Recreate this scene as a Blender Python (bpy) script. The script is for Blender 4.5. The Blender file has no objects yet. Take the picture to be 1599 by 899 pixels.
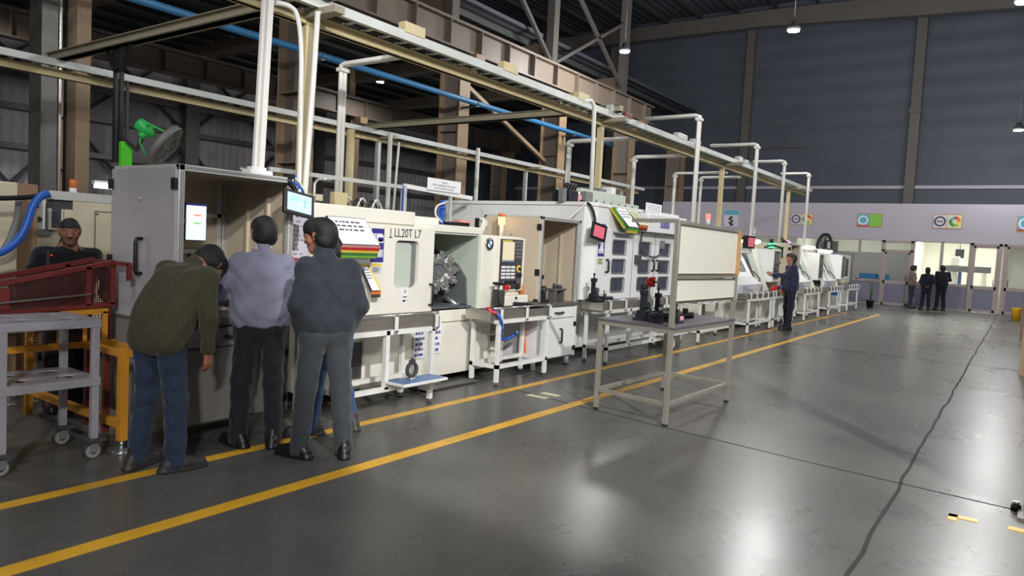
import bpy, bmesh, math, random
import numpy as np
from mathutils import Vector, Matrix
random.seed(7)
SC = bpy.context.scene
COL = SC.collection
PI = math.pi
# ------------------------------------------------------------------ camera calibration (from the photo's vanishing points)
CX, CY, FPX = 799.5, 449.5, 1125.0
_d1 = Vector((1600 - CX, -(424 - CY), -FPX)).normalized()
_h2 = Vector((600 - CX, -(424 - 1000 * 0.0525 - CY), -FPX))
_up = _d1.cross(_h2).normalized()
if _up.y < 0: _up = -_up
_yy = _up.cross(_d1)
ROT = Matrix((_d1, _yy, _up))            # camera space -> world (X along the line, Y into the line, Z up)
EYE = Vector((0, 0, 1.6))
def at(u, v, x=None, y=None, z=None):
    """Point of the place on a known plane that the photo shows at pixel u, v (used to survey sizes)."""
    d = ROT @ Vector((u - CX, -(v - CY), -FPX))
    if z is not None: t = (z - EYE.z) / d.z
    elif y is not None: t = (y - EYE.y) / d.y
    else: t = (x - EYE.x) / d.x
    return EYE + d * t
cam = bpy.data.cameras.new('camera'); co = bpy.data.objects.new('camera', cam); COL.objects.link(co)
cam.sensor_width = 36; cam.lens = FPX / 1599 * 36; cam.clip_end = 300
co.matrix_world = Matrix.Translation(EYE) @ ROT.to_4x4()
SC.camera = co
SC.view_settings.view_transform = 'Standard'; SC.view_settings.look = 'None'
SC.view_settings.gamma = 1; SC.view_settings.use_curve_mapping = False
SC.view_settings.exposure = 0.1

# ------------------------------------------------------------------ materials
def lin(c):
    return tuple(((x / 255) / 12.92 if x / 255 <= 0.04045 else ((x / 255 + 0.055) / 1.055) ** 2.4) for x in c)
M = {}
def mat(name, c, rough=0.5, metal=0.0, var=0.06, scale=6.0, bump=0.0, bscale=60.0, spec=0.5, emit=None, estr=0.0, coat=0.0, stretch=None):
    m = bpy.data.materials.new(name); m.use_nodes = True
    nt = m.node_tree; p = nt.nodes['Principled BSDF']
    L = lin(c)
    tc = nt.nodes.new('ShaderNodeTexCoord')
    src = tc.outputs['Object']
    if stretch:
        mp = nt.nodes.new('ShaderNodeMapping'); mp.inputs['Scale'].default_value = stretch
        nt.links.new(src, mp.inputs[0]); src = mp.outputs[0]
    if var > 0:
        n = nt.nodes.new('ShaderNodeTexNoise'); n.inputs['Scale'].default_value = scale; n.inputs['Detail'].default_value = 4
        nt.links.new(src, n.inputs['Vector'])
        r = nt.nodes.new('ShaderNodeValToRGB')
        r.color_ramp.elements[0].position = 0.3; r.color_ramp.elements[1].position = 0.7
        r.color_ramp.elements[0].color = tuple(x * (1 - var) for x in L) + (1,)
        r.color_ramp.elements[1].color = tuple(min(1, x * (1 + var)) for x in L) + (1,)
        nt.links.new(n.outputs['Fac'], r.inputs['Fac']); nt.links.new(r.outputs['Color'], p.inputs['Base Color'])
    else:
        p.inputs['Base Color'].default_value = L + (1,)
    p.inputs['Roughness'].default_value = rough; p.inputs['Metallic'].default_value = metal
    p.inputs['Specular IOR Level'].default_value = spec
    if coat: p.inputs['Coat Weight'].default_value = coat
    if bump > 0:
        b = nt.nodes.new('ShaderNodeBump'); b.inputs['Strength'].default_value = bump; b.inputs['Distance'].default_value = 0.01
        n2 = nt.nodes.new('ShaderNodeTexNoise'); n2.inputs['Scale'].default_value = bscale; n2.inputs['Detail'].default_value = 5
        nt.links.new(src, n2.inputs['Vector']); nt.links.new(n2.outputs['Fac'], b.inputs['Height']); nt.links.new(b.outputs['Normal'], p.inputs['Normal'])
    if emit is not None:
        p.inputs['Emission Color'].default_value = lin(emit) + (1,); p.inputs['Emission Strength'].default_value = estr
    M[name] = m
    return m
mat('cream', (236, 232, 219), 0.38, var=0.03, scale=2)
mat('cream_dim', (216, 206, 180), 0.45, var=0.04, scale=2)
mat('white', (232, 233, 232), 0.35, var=0.03, scale=2)
mat('white_frame', (228, 228, 224), 0.42, var=0.05, scale=8)
mat('tan_panel', (206, 190, 168), 0.42, var=0.03, scale=2)
mat('booth_inner', (196, 182, 160), 0.4, var=0.03, scale=2)
mat('grey_panel', (176, 172, 178), 0.22, var=0.05, scale=1.5)
mat('cabinet_grey', (132, 128, 122), 0.45, var=0.04)
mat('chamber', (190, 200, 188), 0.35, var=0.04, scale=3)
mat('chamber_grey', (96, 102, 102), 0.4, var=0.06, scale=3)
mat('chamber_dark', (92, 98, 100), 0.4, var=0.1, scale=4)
mat('aluminium', (214, 214, 210), 0.35, 0.35, var=0.05, scale=10)
mat('steel', (190, 186, 176), 0.3, 0.9, var=0.08, scale=10)
mat('steel_bright', (225, 225, 225), 0.22, 0.9, var=0.05)
mat('steel_grey', (120, 118, 114), 0.42, 0.5, var=0.12, scale=8)
mat('stainless_frame', (176, 170, 158), 0.3, 0.5, var=0.08, scale=5)
mat('black', (22, 22, 24), 0.45, var=0.15)
mat('black_gauge', (34, 36, 44), 0.35, var=0.2, scale=20)
mat('dark_grey', (66, 66, 70), 0.5, var=0.1)
mat('mid_grey', (120, 120, 122), 0.5, var=0.06)
mat('conveyor_body', (118, 112, 104), 0.5, 0.2, var=0.1)
mat('rubber', (28, 28, 28), 0.8, var=0.1)
mat('wheel', (150, 147, 142), 0.5, var=0.06)
mat('yellow', (232, 178, 30), 0.45, var=0.06)
mat('yellow_frame', (206, 140, 40), 0.5, var=0.12, scale=4)
mat('amber_orange', (230, 120, 50), 0.5, var=0.04)
mat('maroon', (112, 42, 40), 0.45, var=0.12, scale=5)
mat('green', (52, 196, 92), 0.45, var=0.05)
mat('green_box', (92, 220, 52), 0.45, var=0.05)
mat('red', (206, 40, 36), 0.4, var=0.05)
mat('rose', (222, 150, 150), 0.5, var=0.03)
mat('blue_pipe', (58, 122, 172), 0.45, var=0.08)
mat('blue_hose', (42, 96, 190), 0.4, var=0.08)
mat('blue_poster', (52, 50, 140), 0.5, var=0.05)
mat('blue_plate', (96, 128, 178), 0.3, 0.2, var=0.06)
mat('blue_light', (92, 172, 200), 0.5, var=0.05)
mat('paper', (238, 238, 242), 0.6, var=0.015)
mat('paper_lilac', (206, 200, 214), 0.6, var=0.03)
mat('ink', (46, 46, 52), 0.6, var=0.0)
mat('ink_blue', (58, 62, 140), 0.6, var=0.0)
mat('lime', (132, 190, 70), 0.5, var=0.03)
mat('sheet_green', (58, 132, 72), 0.5, var=0.04)
mat('sheet_yellow', (238, 206, 80), 0.5, var=0.04)
mat('wall_tan', (150, 120, 92), 0.55, var=0.08, scale=1)
mat('column_tan', (150, 126, 100), 0.5, var=0.06, scale=1.5)
mat('column_web', (120, 110, 102), 0.55, var=0.08, scale=1.5)  # shaded copy of column_tan: shade in the web recess put into the colour
mat('gantry_cream', (206, 190, 148), 0.45, var=0.06, scale=3)
mat('gantry_grey', (198, 201, 198), 0.42, 0.2, var=0.06, scale=3)
mat('gantry_dark', (70, 74, 70), 0.5, var=0.1)
mat('conduit', (226, 224, 218), 0.4, var=0.04, scale=4)
mat('cross_beam', (150, 142, 122), 0.5, var=0.08)
mat('door_frame', (164, 150, 146), 0.45, var=0.05)
mat('office_panel', (120, 118, 138), 0.45, var=0.03, scale=1)
mat('office_band', (178, 172, 184), 0.5, var=0.02, scale=0.6)
mat('shaded_steel', (98, 93, 90), 0.6, var=0.1, scale=0.7)  # dim light on far and high steelwork put into this darker colour
mat('office_white', (236, 234, 224), 0.6, var=0.03, scale=0.6)
mat('board_face', (226, 222, 208), 0.35, var=0.02, scale=1)
mat('wood_edge', (176, 136, 88), 0.6, var=0.12, scale=10)
mat('tool_top', (92, 88, 96), 0.55, var=0.14, scale=10)
mat('trolley', (178, 174, 182), 0.35, 0.3, var=0.08, scale=6)
mat('mesh_wire', (74, 34, 32), 0.6, var=0.1)
mat('plastic_clear', (220, 226, 232), 0.2, var=0.02)
mat('granite', (82, 88, 100), 0.35, var=0.2, scale=30)
mat('leaf', (56, 92, 52), 0.6, var=0.2, scale=20)
mat('tape', (214, 216, 176), 0.5, var=0.06, scale=12)
mat('line_yellow', (226, 172, 46), 0.32, var=0.16, scale=5, bump=0.0)
mat('joint', (40, 38, 38), 0.8, var=0.3, scale=6)
mat('crane_beam', (122, 108, 96), 0.5, var=0.1, scale=0.8)
def emitter(name, c, s):
    m = mat(name, c, 0.5, var=0, emit=c, estr=s); return m
emitter('lamp_glow', (236, 242, 255), 60.0)
emitter('tube_glow', (255, 255, 250), 3.2)
emitter('screen_white', (222, 230, 238), 0.75)
emitter('screen_blue', (168, 205, 232), 0.62)
emitter('screen_mint', (150, 205, 190), 0.5)
emitter('screen_slate', (95, 130, 150), 0.4)
emitter('screen_rose', (204, 98, 114), 0.36)
emitter('screen_beige', (214, 202, 172), 0.35)
emitter('screen_navy', (40, 44, 120), 0.4)
emitter('screen_orange', (236, 140, 84), 0.6)
emitter('screen_green', (120, 206, 92), 0.6)
emitter('amber_glow', (255, 206, 120), 2.2)
emitter('red_glow', (255, 90, 80), 3.0)
emitter('green_glow', (60, 255, 150), 2.4)
emitter('office_glow', (255, 252, 240), 22.0)
emitter('led_red', (255, 50, 40), 1.2)

def fabric(name, c, scale=17, bump=0.75, rough=0.85, var=0.12):
    m = mat(name, c, rough, var=var, scale=7, bump=bump, bscale=scale, spec=0.25)
    p = m.node_tree.nodes['Principled BSDF']
    p.inputs['Sheen Weight'].default_value = 0.15
    return m
fabric('olive_cloth', (66, 62, 46)); fabric('greyblue_cloth', (128, 128, 148)); fabric('charcoal_cloth', (46, 50, 58))
fabric('navy_cloth', (40, 44, 68)); fabric('dark_trouser', (34, 32, 36)); fabric('slate_trouser', (58, 62, 66)); fabric('navy_trouser', (42, 54, 74))
fabric('collar_cloth', (196, 190, 186)); fabric('denim', (58, 78, 116)); fabric('black_cloth', (22, 24, 32)); fabric('beige_cloth', (128, 106, 98)); fabric('darknavy_cloth', (28, 30, 44))
mat('skin', (164, 110, 84), 0.5, var=0.08, scale=14, bump=0.05, bscale=180)
mat('skin_dark', (146, 98, 74), 0.5, var=0.08, scale=14, bump=0.05, bscale=180)
mat('hair', (16, 14, 15), 0.55, var=0.3, scale=40, bump=0.6, bscale=120)
mat('lips', (120, 66, 56), 0.5, var=0.05)
mat('stubble', (70, 48, 38), 0.7, var=0.25, scale=90, bump=0.3, bscale=260)
mat('eye_white', (206, 200, 194), 0.25, var=0.0); mat('iris', (30, 20, 16), 0.2, var=0.0)
mat('shoe_black', (26, 24, 25), 0.4, var=0.15); mat('shoe_grey', (52, 49, 48), 0.55, var=0.15)

def glass(name, tint=(225, 232, 235), refl=0.12):
    m = bpy.data.materials.new(name); m.use_nodes = True; nt = m.node_tree
    for n in list(nt.nodes): nt.nodes.remove(n)
    o = nt.nodes.new('ShaderNodeOutputMaterial'); mx = nt.nodes.new('ShaderNodeMixShader')
    t = nt.nodes.new('ShaderNodeBsdfTransparent'); g = nt.nodes.new('ShaderNodeBsdfGlossy'); lw = nt.nodes.new('ShaderNodeLayerWeight')
    t.inputs[0].default_value = lin(tint) + (1,); g.inputs['Roughness'].default_value = 0.05
    lw.inputs['Blend'].default_value = refl
    nt.links.new(lw.outputs['Fresnel'], mx.inputs[0]); nt.links.new(t.outputs[0], mx.inputs[1]); nt.links.new(g.outputs[0], mx.inputs[2]); nt.links.new(mx.outputs[0], o.inputs[0])
    M[name] = m
glass('window_glass', (244, 247, 248)); mat('dark_window', (72, 76, 88), 0.18, var=0.25, scale=3)

def concrete():
    m = bpy.data.materials.new('polished_concrete'); m.use_nodes = True; nt = m.node_tree; p = nt.nodes['Principled BSDF']
    N = nt.nodes.new; L = nt.links.new
    tc = N('ShaderNodeTexCoord')
    a = N('ShaderNodeTexNoise'); a.inputs['Scale'].default_value = 0.55; a.inputs['Detail'].default_value = 8; a.inputs['Roughness'].default_value = 0.62
    b = N('ShaderNodeTexNoise'); b.inputs['Scale'].default_value = 14; b.inputs['Detail'].default_value = 6
    L(tc.outputs['Object'], a.inputs[0]); L(tc.outputs['Object'], b.inputs[0])
    r = N('ShaderNodeValToRGB'); r.color_ramp.elements[0].position = 0.32; r.color_ramp.elements[1].position = 0.72
    r.color_ramp.elements[0].color = lin((80, 79, 77)) + (1,); r.color_ramp.elements[1].color = lin((105, 103, 99)) + (1,)
    L(a.outputs['Fac'], r.inputs[0])
    r2 = N('ShaderNodeValToRGB'); r2.color_ramp.elements[0].position = 0.35; r2.color_ramp.elements[1].position = 0.65
    r2.color_ramp.elements[0].color = (0.88, 0.88, 0.88, 1); r2.color_ramp.elements[1].color = (1, 1, 1, 1)
    L(b.outputs['Fac'], r2.inputs[0])
    mx = N('ShaderNodeMixRGB'); mx.blend_type = 'MULTIPLY'; mx.inputs[0].default_value = 1; L(r.outputs[0], mx.inputs[1]); L(r2.outputs[0], mx.inputs[2])
    L(mx.outputs[0], p.inputs['Base Color'])
    rr = N('ShaderNodeMapRange'); rr.inputs['From Min'].default_value = 0.3; rr.inputs['From Max'].default_value = 0.7; rr.inputs['To Min'].default_value = 0.24; rr.inputs['To Max'].default_value = 0.33
    L(a.outputs['Fac'], rr.inputs[0]); L(rr.outputs[0], p.inputs['Roughness'])
    bp = N('ShaderNodeBump'); bp.inputs['Strength'].default_value = 0.03; bp.inputs['Distance'].default_value = 0.004
    c = N('ShaderNodeTexNoise'); c.inputs['Scale'].default_value = 3.0; c.inputs['Detail'].default_value = 3; L(tc.outputs['Object'], c.inputs[0])
    L(c.outputs['Fac'], bp.inputs['Height']); L(bp.outputs[0], p.inputs['Normal'])
    p.inputs['Specular IOR Level'].default_value = 0.36
    M['concrete'] = m
concrete()
def corrugated(name, c, period, axis, amp=0.5, rough=0.6):
    m = bpy.data.materials.new(name); m.use_nodes = True; nt = m.node_tree; p = nt.nodes['Principled BSDF']
    N = nt.nodes.new; L = nt.links.new
    tc = N('ShaderNodeTexCoord'); w = N('ShaderNodeTexWave'); w.bands_direction = axis; w.inputs['Scale'].default_value = 1.0 / period / 3.183 * 1.0
    w.inputs['Scale'].default_value = 0.314 / period
    L(tc.outputs['Object'], w.inputs[0])
    b = N('ShaderNodeBump'); b.inputs['Strength'].default_value = amp; b.inputs['Distance'].default_value = 0.05
    L(w.outputs['Fac'], b.inputs['Height']); L(b.outputs[0], p.inputs['Normal'])
    n = N('ShaderNodeTexNoise'); n.inputs['Scale'].default_value = 0.4; n.inputs['Detail'].default_value = 4; L(tc.outputs['Object'], n.inputs[0])
    r = N('ShaderNodeValToRGB'); l = lin(c); r.color_ramp.elements[0].position = .3; r.color_ramp.elements[1].position = .7
    r.color_ramp.elements[0].color = tuple(x * 0.85 for x in l) + (1,); r.color_ramp.elements[1].color = tuple(min(1, x * 1.12) for x in l) + (1,)
    L(n.outputs['Fac'], r.inputs[0]); L(r.outputs[0], p.inputs['Base Color']); p.inputs['Roughness'].default_value = rough
    M[name] = m
corrugated('sheet_navy', (78, 84, 96), 0.9, 'Z'); corrugated('sheet_grey', (182, 176, 182), 0.35, 'X'); corrugated('roof_sheet', (80, 84, 92), 0.4, 'Y', 0.7)

# ------------------------------------------------------------------ mesh builder
def frame_of(d, up=Vector((0, 0, 1))):
    d = d.normalized()
    if abs(d.dot(up)) > 0.98: up = Vector((0, 1, 0))
    s = d.cross(up).normalized(); u = s.cross(d).normalized()
    return d, s, u
class MB:
    def __init__(s): s.bm = bmesh.new(); s.ms = []
    def mi(s, m):
        if m not in s.ms: s.ms.append(m)
        return s.ms.index(m)
    def _faces(s, fs, m, smooth=False):
        i = s.mi(m)
        for f in fs: f.material_index = i; f.smooth = smooth
    def hexa(s, p, m, bev=0.0):
        v = [s.bm.verts.new(q) for q in p]
        fs = [s.bm.faces.new([v[i] for i in q]) for q in ((0, 3, 2, 1), (4, 5, 6, 7), (0, 1, 5, 4), (1, 2, 6, 5), (2, 3, 7, 6), (3, 0, 4, 7))]
        s._faces(fs, m)
        if bev > 0:
            es = list({e for f in fs for e in f.edges})
            r = bmesh.ops.bevel(s.bm, geom=es, offset=bev, segments=2, profile=0.6, affect='EDGES')
            s._faces(r['faces'], m, True)
        return s
    def box(s, a, b, m, bev=0.0):
        x0, x1 = sorted((a[0], b[0])); y0, y1 = sorted((a[1], b[1])); z0, z1 = sorted((a[2], b[2]))
        return s.hexa([(x0, y0, z0), (x1, y0, z0), (x1, y1, z0), (x0, y1, z0), (x0, y0, z1), (x1, y0, z1), (x1, y1, z1), (x0, y1, z1)], m, bev)
    def cbox(s, c, sz, m, bev=0.0, rot=None):
        h = Vector(sz) / 2; c = Vector(c)
        q = [(-1, -1, -1), (1, -1, -1), (1, 1, -1), (-1, 1, -1), (-1, -1, 1), (1, -1, 1), (1, 1, 1), (-1, 1, 1)]
        pts = [Vector((a * h.x, b * h.y, d * h.z)) for a, b, d in q]
        if rot is not None: pts = [rot @ p for p in pts]
        return s.hexa([c + p for p in pts], m, bev)
    def beam(s, p0, p1, w, h, m, bev=0.0, up=Vector((0, 0, 1))):
        p0 = Vector(p0); p1 = Vector(p1); d, a, u = frame_of(p1 - p0, up)
        q = []
        for p in (p0, p1):
            q += [p - a * w / 2 - u * h / 2, p + a * w / 2 - u * h / 2, p + a * w / 2 + u * h / 2, p - a * w / 2 + u * h / 2]
        return s.hexa(q, m, bev)
    def cyl(s, p0, p1, r, m, n=14, r2=None, cap=True):
        p0 = Vector(p0); p1 = Vector(p1); d, a, u = frame_of(p1 - p0); r2 = r if r2 is None else r2
        c0 = [s.bm.verts.new(p0 + (a * math.cos(2 * PI * i / n) + u * math.sin(2 * PI * i / n)) * r) for i in range(n)]
        c1 = [s.bm.verts.new(p1 + (a * math.cos(2 * PI * i / n) + u * math.sin(2 * PI * i / n)) * r2) for i in range(n)]
        s._faces([s.bm.faces.new((c0[i], c0[(i + 1) % n], c1[(i + 1) % n], c1[i])) for i in range(n)], m, True)
        if cap: s._faces([s.bm.faces.new(c0[::-1]), s.bm.faces.new(c1)], m)
        return s
    def ring(s, c, axis, r0, r1, h, m, n=28):
        c = Vector(c); d, a, u = frame_of(Vector(axis)); L = []
        for r, z in ((r0, -h / 2), (r1, -h / 2), (r1, h / 2), (r0, h / 2)):
            L.append([s.bm.verts.new(c + d * z + (a * math.cos(2 * PI * i / n) + u * math.sin(2 * PI * i / n)) * r) for i in range(n)])
        for k in range(4):
            A, B = L[k], L[(k + 1) % 4]
            s._faces([s.bm.faces.new((A[i], A[(i + 1) % n], B[(i + 1) % n], B[i])) for i in range(n)], m, k in (1, 3))
        return s
    def tube(s, pts, r, m, n=8, smooth_n=0):
        pts = [Vector(p) for p in pts]
        if smooth_n:
            o = []
            P = [pts[0]] + pts + [pts[-1]]
            for i in range(1, len(P) - 2):
                for k in range(smooth_n):
                    t = k / smooth_n; a, b, c, d = P[i - 1], P[i], P[i + 1], P[i + 2]
                    o.append(0.5 * ((2 * b) + (c - a) * t + (2 * a - 5 * b + 4 * c - d) * t * t + (3 * b - a - 3 * c + d) * t ** 3))
            pts = o + [pts[-1]]
        rings = []; pu = None
        for i, p in enumerate(pts):
            d = (pts[min(i + 1, len(pts) - 1)] - pts[max(i - 1, 0)])
            if d.length < 1e-9: d = Vector((0, 0, 1))
            d.normalize()
            if pu is None: _, a, u = frame_of(d)
            else:
                u = (pu - d * pu.dot(d))
                if u.length < 1e-6: _, a, u = frame_of(d)
                u.normalize(); a = d.cross(u).normalized()
            pu = u
            rings.append([s.bm.verts.new(p + (a * math.cos(2 * PI * k / n) + u * math.sin(2 * PI * k / n)) * r) for k in range(n)])
        for A, B in zip(rings, rings[1:]):
            s._faces([s.bm.faces.new((A[k], A[(k + 1) % n], B[(k + 1) % n], B[k])) for k in range(n)], m, True)
        s._faces([s.bm.faces.new(rings[0][::-1]), s.bm.faces.new(rings[-1])], m)
        return s
    def prism(s, poly, vec, m, smooth=False):
        vec = Vector(vec); a = [s.bm.verts.new(p) for p in poly]; b = [s.bm.verts.new(Vector(p) + vec) for p in poly]; n = len(a)
        s._faces([s.bm.faces.new(a[::-1]), s.bm.faces.new(b)], m)
        s._faces([s.bm.faces.new((a[i], a[(i + 1) % n], b[(i + 1) % n], b[i])) for i in range(n)], m, smooth)
        return s
    def lathe(s, c, axis, prof, m, n=24):
        c = Vector(c); d, a, u = frame_of(Vector(axis)); R = []
        for r, z in prof:
            R.append([s.bm.verts.new(c + d * z + (a * math.cos(2 * PI * i / n) + u * math.sin(2 * PI * i / n)) * max(r, 1e-4)) for i in range(n)])
        for A, B in zip(R, R[1:]):
            s._faces([s.bm.faces.new((A[i], A[(i + 1) % n], B[(i + 1) % n], B[i])) for i in range(n)], m, True)
        s._faces([s.bm.faces.new(R[0][::-1]), s.bm.faces.new(R[-1])], m)
        return s
    def ball(s, c, r, m, sc=(1, 1, 1)):
        g = bmesh.ops.create_uvsphere(s.bm, u_segments=16, v_segments=10, radius=1.0, matrix=Matrix.Translation(Vector(c)) @ Matrix.Diagonal((r * sc[0], r * sc[1], r * sc[2], 1)))
        s._faces({f for v in g['verts'] for f in v.link_faces}, m, True)
        return s
    def plate(s, outer, holes, org, ax, ay, t, m):
        """flat plate with holes; outer/holes are 2-D loops, org + ax*u + ay*v, thickness along ax x ay * t"""
        org = Vector(org); ax = Vector(ax); ay = Vector(ay); nv = ax.cross(ay).normalized() * t
        tmp = bmesh.new(); es = []
        for lp in [outer] + list(holes):
            vs = [tmp.verts.new(org + ax * p[0] + ay * p[1]) for p in lp]
            es += [tmp.edges.new((vs[i], vs[(i + 1) % len(vs)])) for i in range(len(vs))]
        bmesh.ops.triangle_fill(tmp, use_beauty=True, use_dissolve=False, edges=es)
        g = bmesh.ops.extrude_face_region(tmp, geom=list(tmp.faces))
        bmesh.ops.translate(tmp, verts=[e for e in g['geom'] if isinstance(e, bmesh.types.BMVert)], vec=nv)
        bmesh.ops.recalc_face_normals(tmp, faces=list(tmp.faces))
        mp = {v: s.bm.verts.new(v.co) for v in tmp.verts}
        s._faces([s.bm.faces.new([mp[v] for v in f.verts]) for f in tmp.faces], m)
        tmp.free()
        return s
    def build(s, name, parent=None, loc=None, mesh_only=False):
        if loc is None: loc = parent_world(parent) if parent is not None else Vector((0, 0, 0))
        bmesh.ops.translate(s.bm, verts=list(s.bm.verts), vec=-Vector(loc))
        bmesh.ops.recalc_face_normals(s.bm, faces=list(s.bm.faces))
        me = bpy.data.meshes.new(name); s.bm.to_mesh(me); s.bm.free()
        for m in s.ms: me.materials.append(M[m])
        o = bpy.data.objects.new(name, me); COL.objects.link(o)
        if parent is not None: o.parent = parent
        else: o.location = loc
        WLOC[o.name] = Vector(loc)
        return o
WLOC = {}
def parent_world(o): return WLOC[o.name]
def rrect(x0, y0, x1, y1, r, n=5):
    o = []
    for cx, cy, a0 in ((x1 - r, y1 - r, 0), (x0 + r, y1 - r, 90), (x0 + r, y0 + r, 180), (x1 - r, y0 + r, 270)):
        for k in range(n + 1):
            a = math.radians(a0 + 90 * k / n); o.append((cx + r * math.cos(a), cy + r * math.sin(a)))
    return o
def tag(o, label=None, cat=None, group=None, kind=None):
    if label: o['label'] = label
    if cat: o['category'] = cat
    if group: o['group'] = group
    if kind: o['kind'] = kind
    return o
def thing(name, label, cat, loc, group=None):
    o = bpy.data.objects.new(name, None); COL.objects.link(o); o.location = loc; WLOC[o.name] = Vector(loc); o.empty_display_size = 0.1
    return tag(o, label, cat, group)
def copy_thing(src, delta, label, group=None):
    def cp(o, par):
        c = o.copy(); COL.objects.link(c)
        WLOC[c.name] = WLOC[o.name] + Vector(delta)
        if par is not None: c.parent = par
        for ch in [k for k in ALLCH(o)]: cp(ch, c)
        return c
    r = cp(src, None); r.location = Vector(src.location) + Vector(delta); r['label'] = label
    if group: r['group'] = group
    return r
def ALLCH(o): return [c for c in bpy.data.objects if c.parent == o]
def text_mesh(name, body, org, ax, ay, size, m, parent, thick=0.002, align='LEFT', wscale=1.0):
    cu = bpy.data.curves.new(name, 'FONT'); cu.body = body; cu.size = size; cu.extrude = thick / 2; cu.align_x = align; cu.align_y = 'CENTER'; cu.resolution_u = 3
    t = bpy.data.objects.new(name, cu); COL.objects.link(t)
    bpy.context.view_layer.update()
    me = bpy.data.meshes.new_from_object(t.evaluated_get(bpy.context.evaluated_depsgraph_get()))
    COL.objects.unlink(t); bpy.data.objects.remove(t)
    ax = Vector(ax).normalized(); ay = Vector(ay).normalized(); az = ax.cross(ay)
    mt = Matrix((ax * wscale, ay, az)).transposed().to_4x4(); mt.translation = Vector(org) - parent_world(parent)
    me.transform(mt); me.materials.clear(); me.materials.append(M[m])
    o = bpy.data.objects.new(name, me); COL.objects.link(o); o.parent = parent; WLOC[o.name] = parent_world(parent)
    return o
def textbars(mb, org, ax, ay, w, h, rows, m, off, fill=0.7, seed=1, th=0.5):
    """rows of small dark dashes: print too blurred to read"""
    rnd = random.Random(seed); org = Vector(org); ax = Vector(ax).normalized(); ay = Vector(ay).normalized(); n = ax.cross(ay) * off
    for r in range(rows):
        y = h * (1 - (r + 0.5) / rows); x = rnd.uniform(0, w * 0.08)
        while x < w * fill + rnd.uniform(0, w * 0.25):
            l = rnd.uniform(0.05, 0.16) * w
            if x + l > w: break
            c = org + ax * x + ay * (y - h / rows * th / 2)
            mb.prism([c, c + ax * l, c + ax * l + ay * (h / rows * th), c + ay * (h / rows * th)], n, m)
            x += l + rnd.uniform(0.03, 0.08) * w
    return mb
# ------------------------------------------------------------------ signed-distance bodies -> one continuous surface (surface nets)
class SDF:
    def __init__(s): s.pr = []
    def cone(s, a, b, ra, rb=None, k=0.03, n=None, q=1.0, sub=False):
        """round cone a->b; n, q: squash the section q times thinner along n"""
        s.pr.append((np.array(a, float), np.array(b, float), ra, ra if rb is None else rb, k, None if n is None else np.array(n, float), q, sub)); return s
    def ball(s, a, r, k=0.02, n=None, q=1.0, sub=False): return s.cone(a, a, r, r, k, n, q, sub)
    def mesh(s, name, res, m, floor=None, wrinkle=0.0, seed=0):
        lo = np.min([np.minimum(p[0], p[1]) - max(p[2], p[3]) for p in s.pr if not p[7]], axis=0) - 4 * res - 0.02
        hi = np.max([np.maximum(p[0], p[1]) + max(p[2], p[3]) for p in s.pr if not p[7]], axis=0) + 4 * res + 0.02
        n = np.ceil((hi - lo) / res).astype(int) + 1
        ax = [lo[i] + res * np.arange(n[i]) for i in range(3)]
        F = np.full(n, 0.5, np.float32)
        for a, b, ra, rb, k, nn, q, sub in s.pr:
            pad = max(ra, rb) + max(0.06, 2 * k)
            i0 = np.maximum(((np.minimum(a, b) - pad - lo) / res).astype(int), 0); i1 = np.minimum(((np.maximum(a, b) + pad - lo) / res).astype(int) + 2, n)
            if np.any(i1 <= i0): continue
            X, Y, Z = np.meshgrid(*[ax[i][i0[i]:i1[i]] for i in range(3)], indexing='ij', sparse=True)
            ba = b - a; L2 = ba @ ba
            px, py, pz = X - a[0], Y - a[1], Z - a[2]
            t = np.clip((px * ba[0] + py * ba[1] + pz * ba[2]) / L2, 0, 1) if L2 > 1e-12 else 0.0
            qx, qy, qz = px - t * ba[0], py - t * ba[1], pz - t * ba[2]
            if nn is not None:
                w = nn / np.linalg.norm(nn); dd = (qx * w[0] + qy * w[1] + qz * w[2]) * (q - 1)
                qx, qy, qz = qx + dd * w[0], qy + dd * w[1], qz + dd * w[2]
            d = (np.sqrt(qx * qx + qy * qy + qz * qz) - (ra + (rb - ra) * t)).astype(np.float32)
            sl = tuple(slice(i0[i], i1[i]) for i in range(3)); f = F[sl]
            if sub: F[sl] = np.maximum(f, -d)
            else:
                h = np.maximum(k - np.abs(f - d), 0) / k; F[sl] = np.minimum(f, d) - h * h * k * 0.25
        if wrinkle:
            X, Y, Z = np.meshgrid(*ax, indexing='ij', sparse=True); ph = seed * 1.7
            F += wrinkle * (np.sin(46 * Z + 9 * np.sin(7 * X + ph) + 8 * np.sin(8 * Y - ph)) * 0.6 + np.sin(31 * Z - 24 * X + 13 * np.sin(6 * Y + ph)) * 0.5).astype(np.float32)
        if floor is not None: F = np.maximum(F, (floor - ax[2])[None, None, :].astype(np.float32))
        return nets(name, F, lo, res, m)
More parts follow.
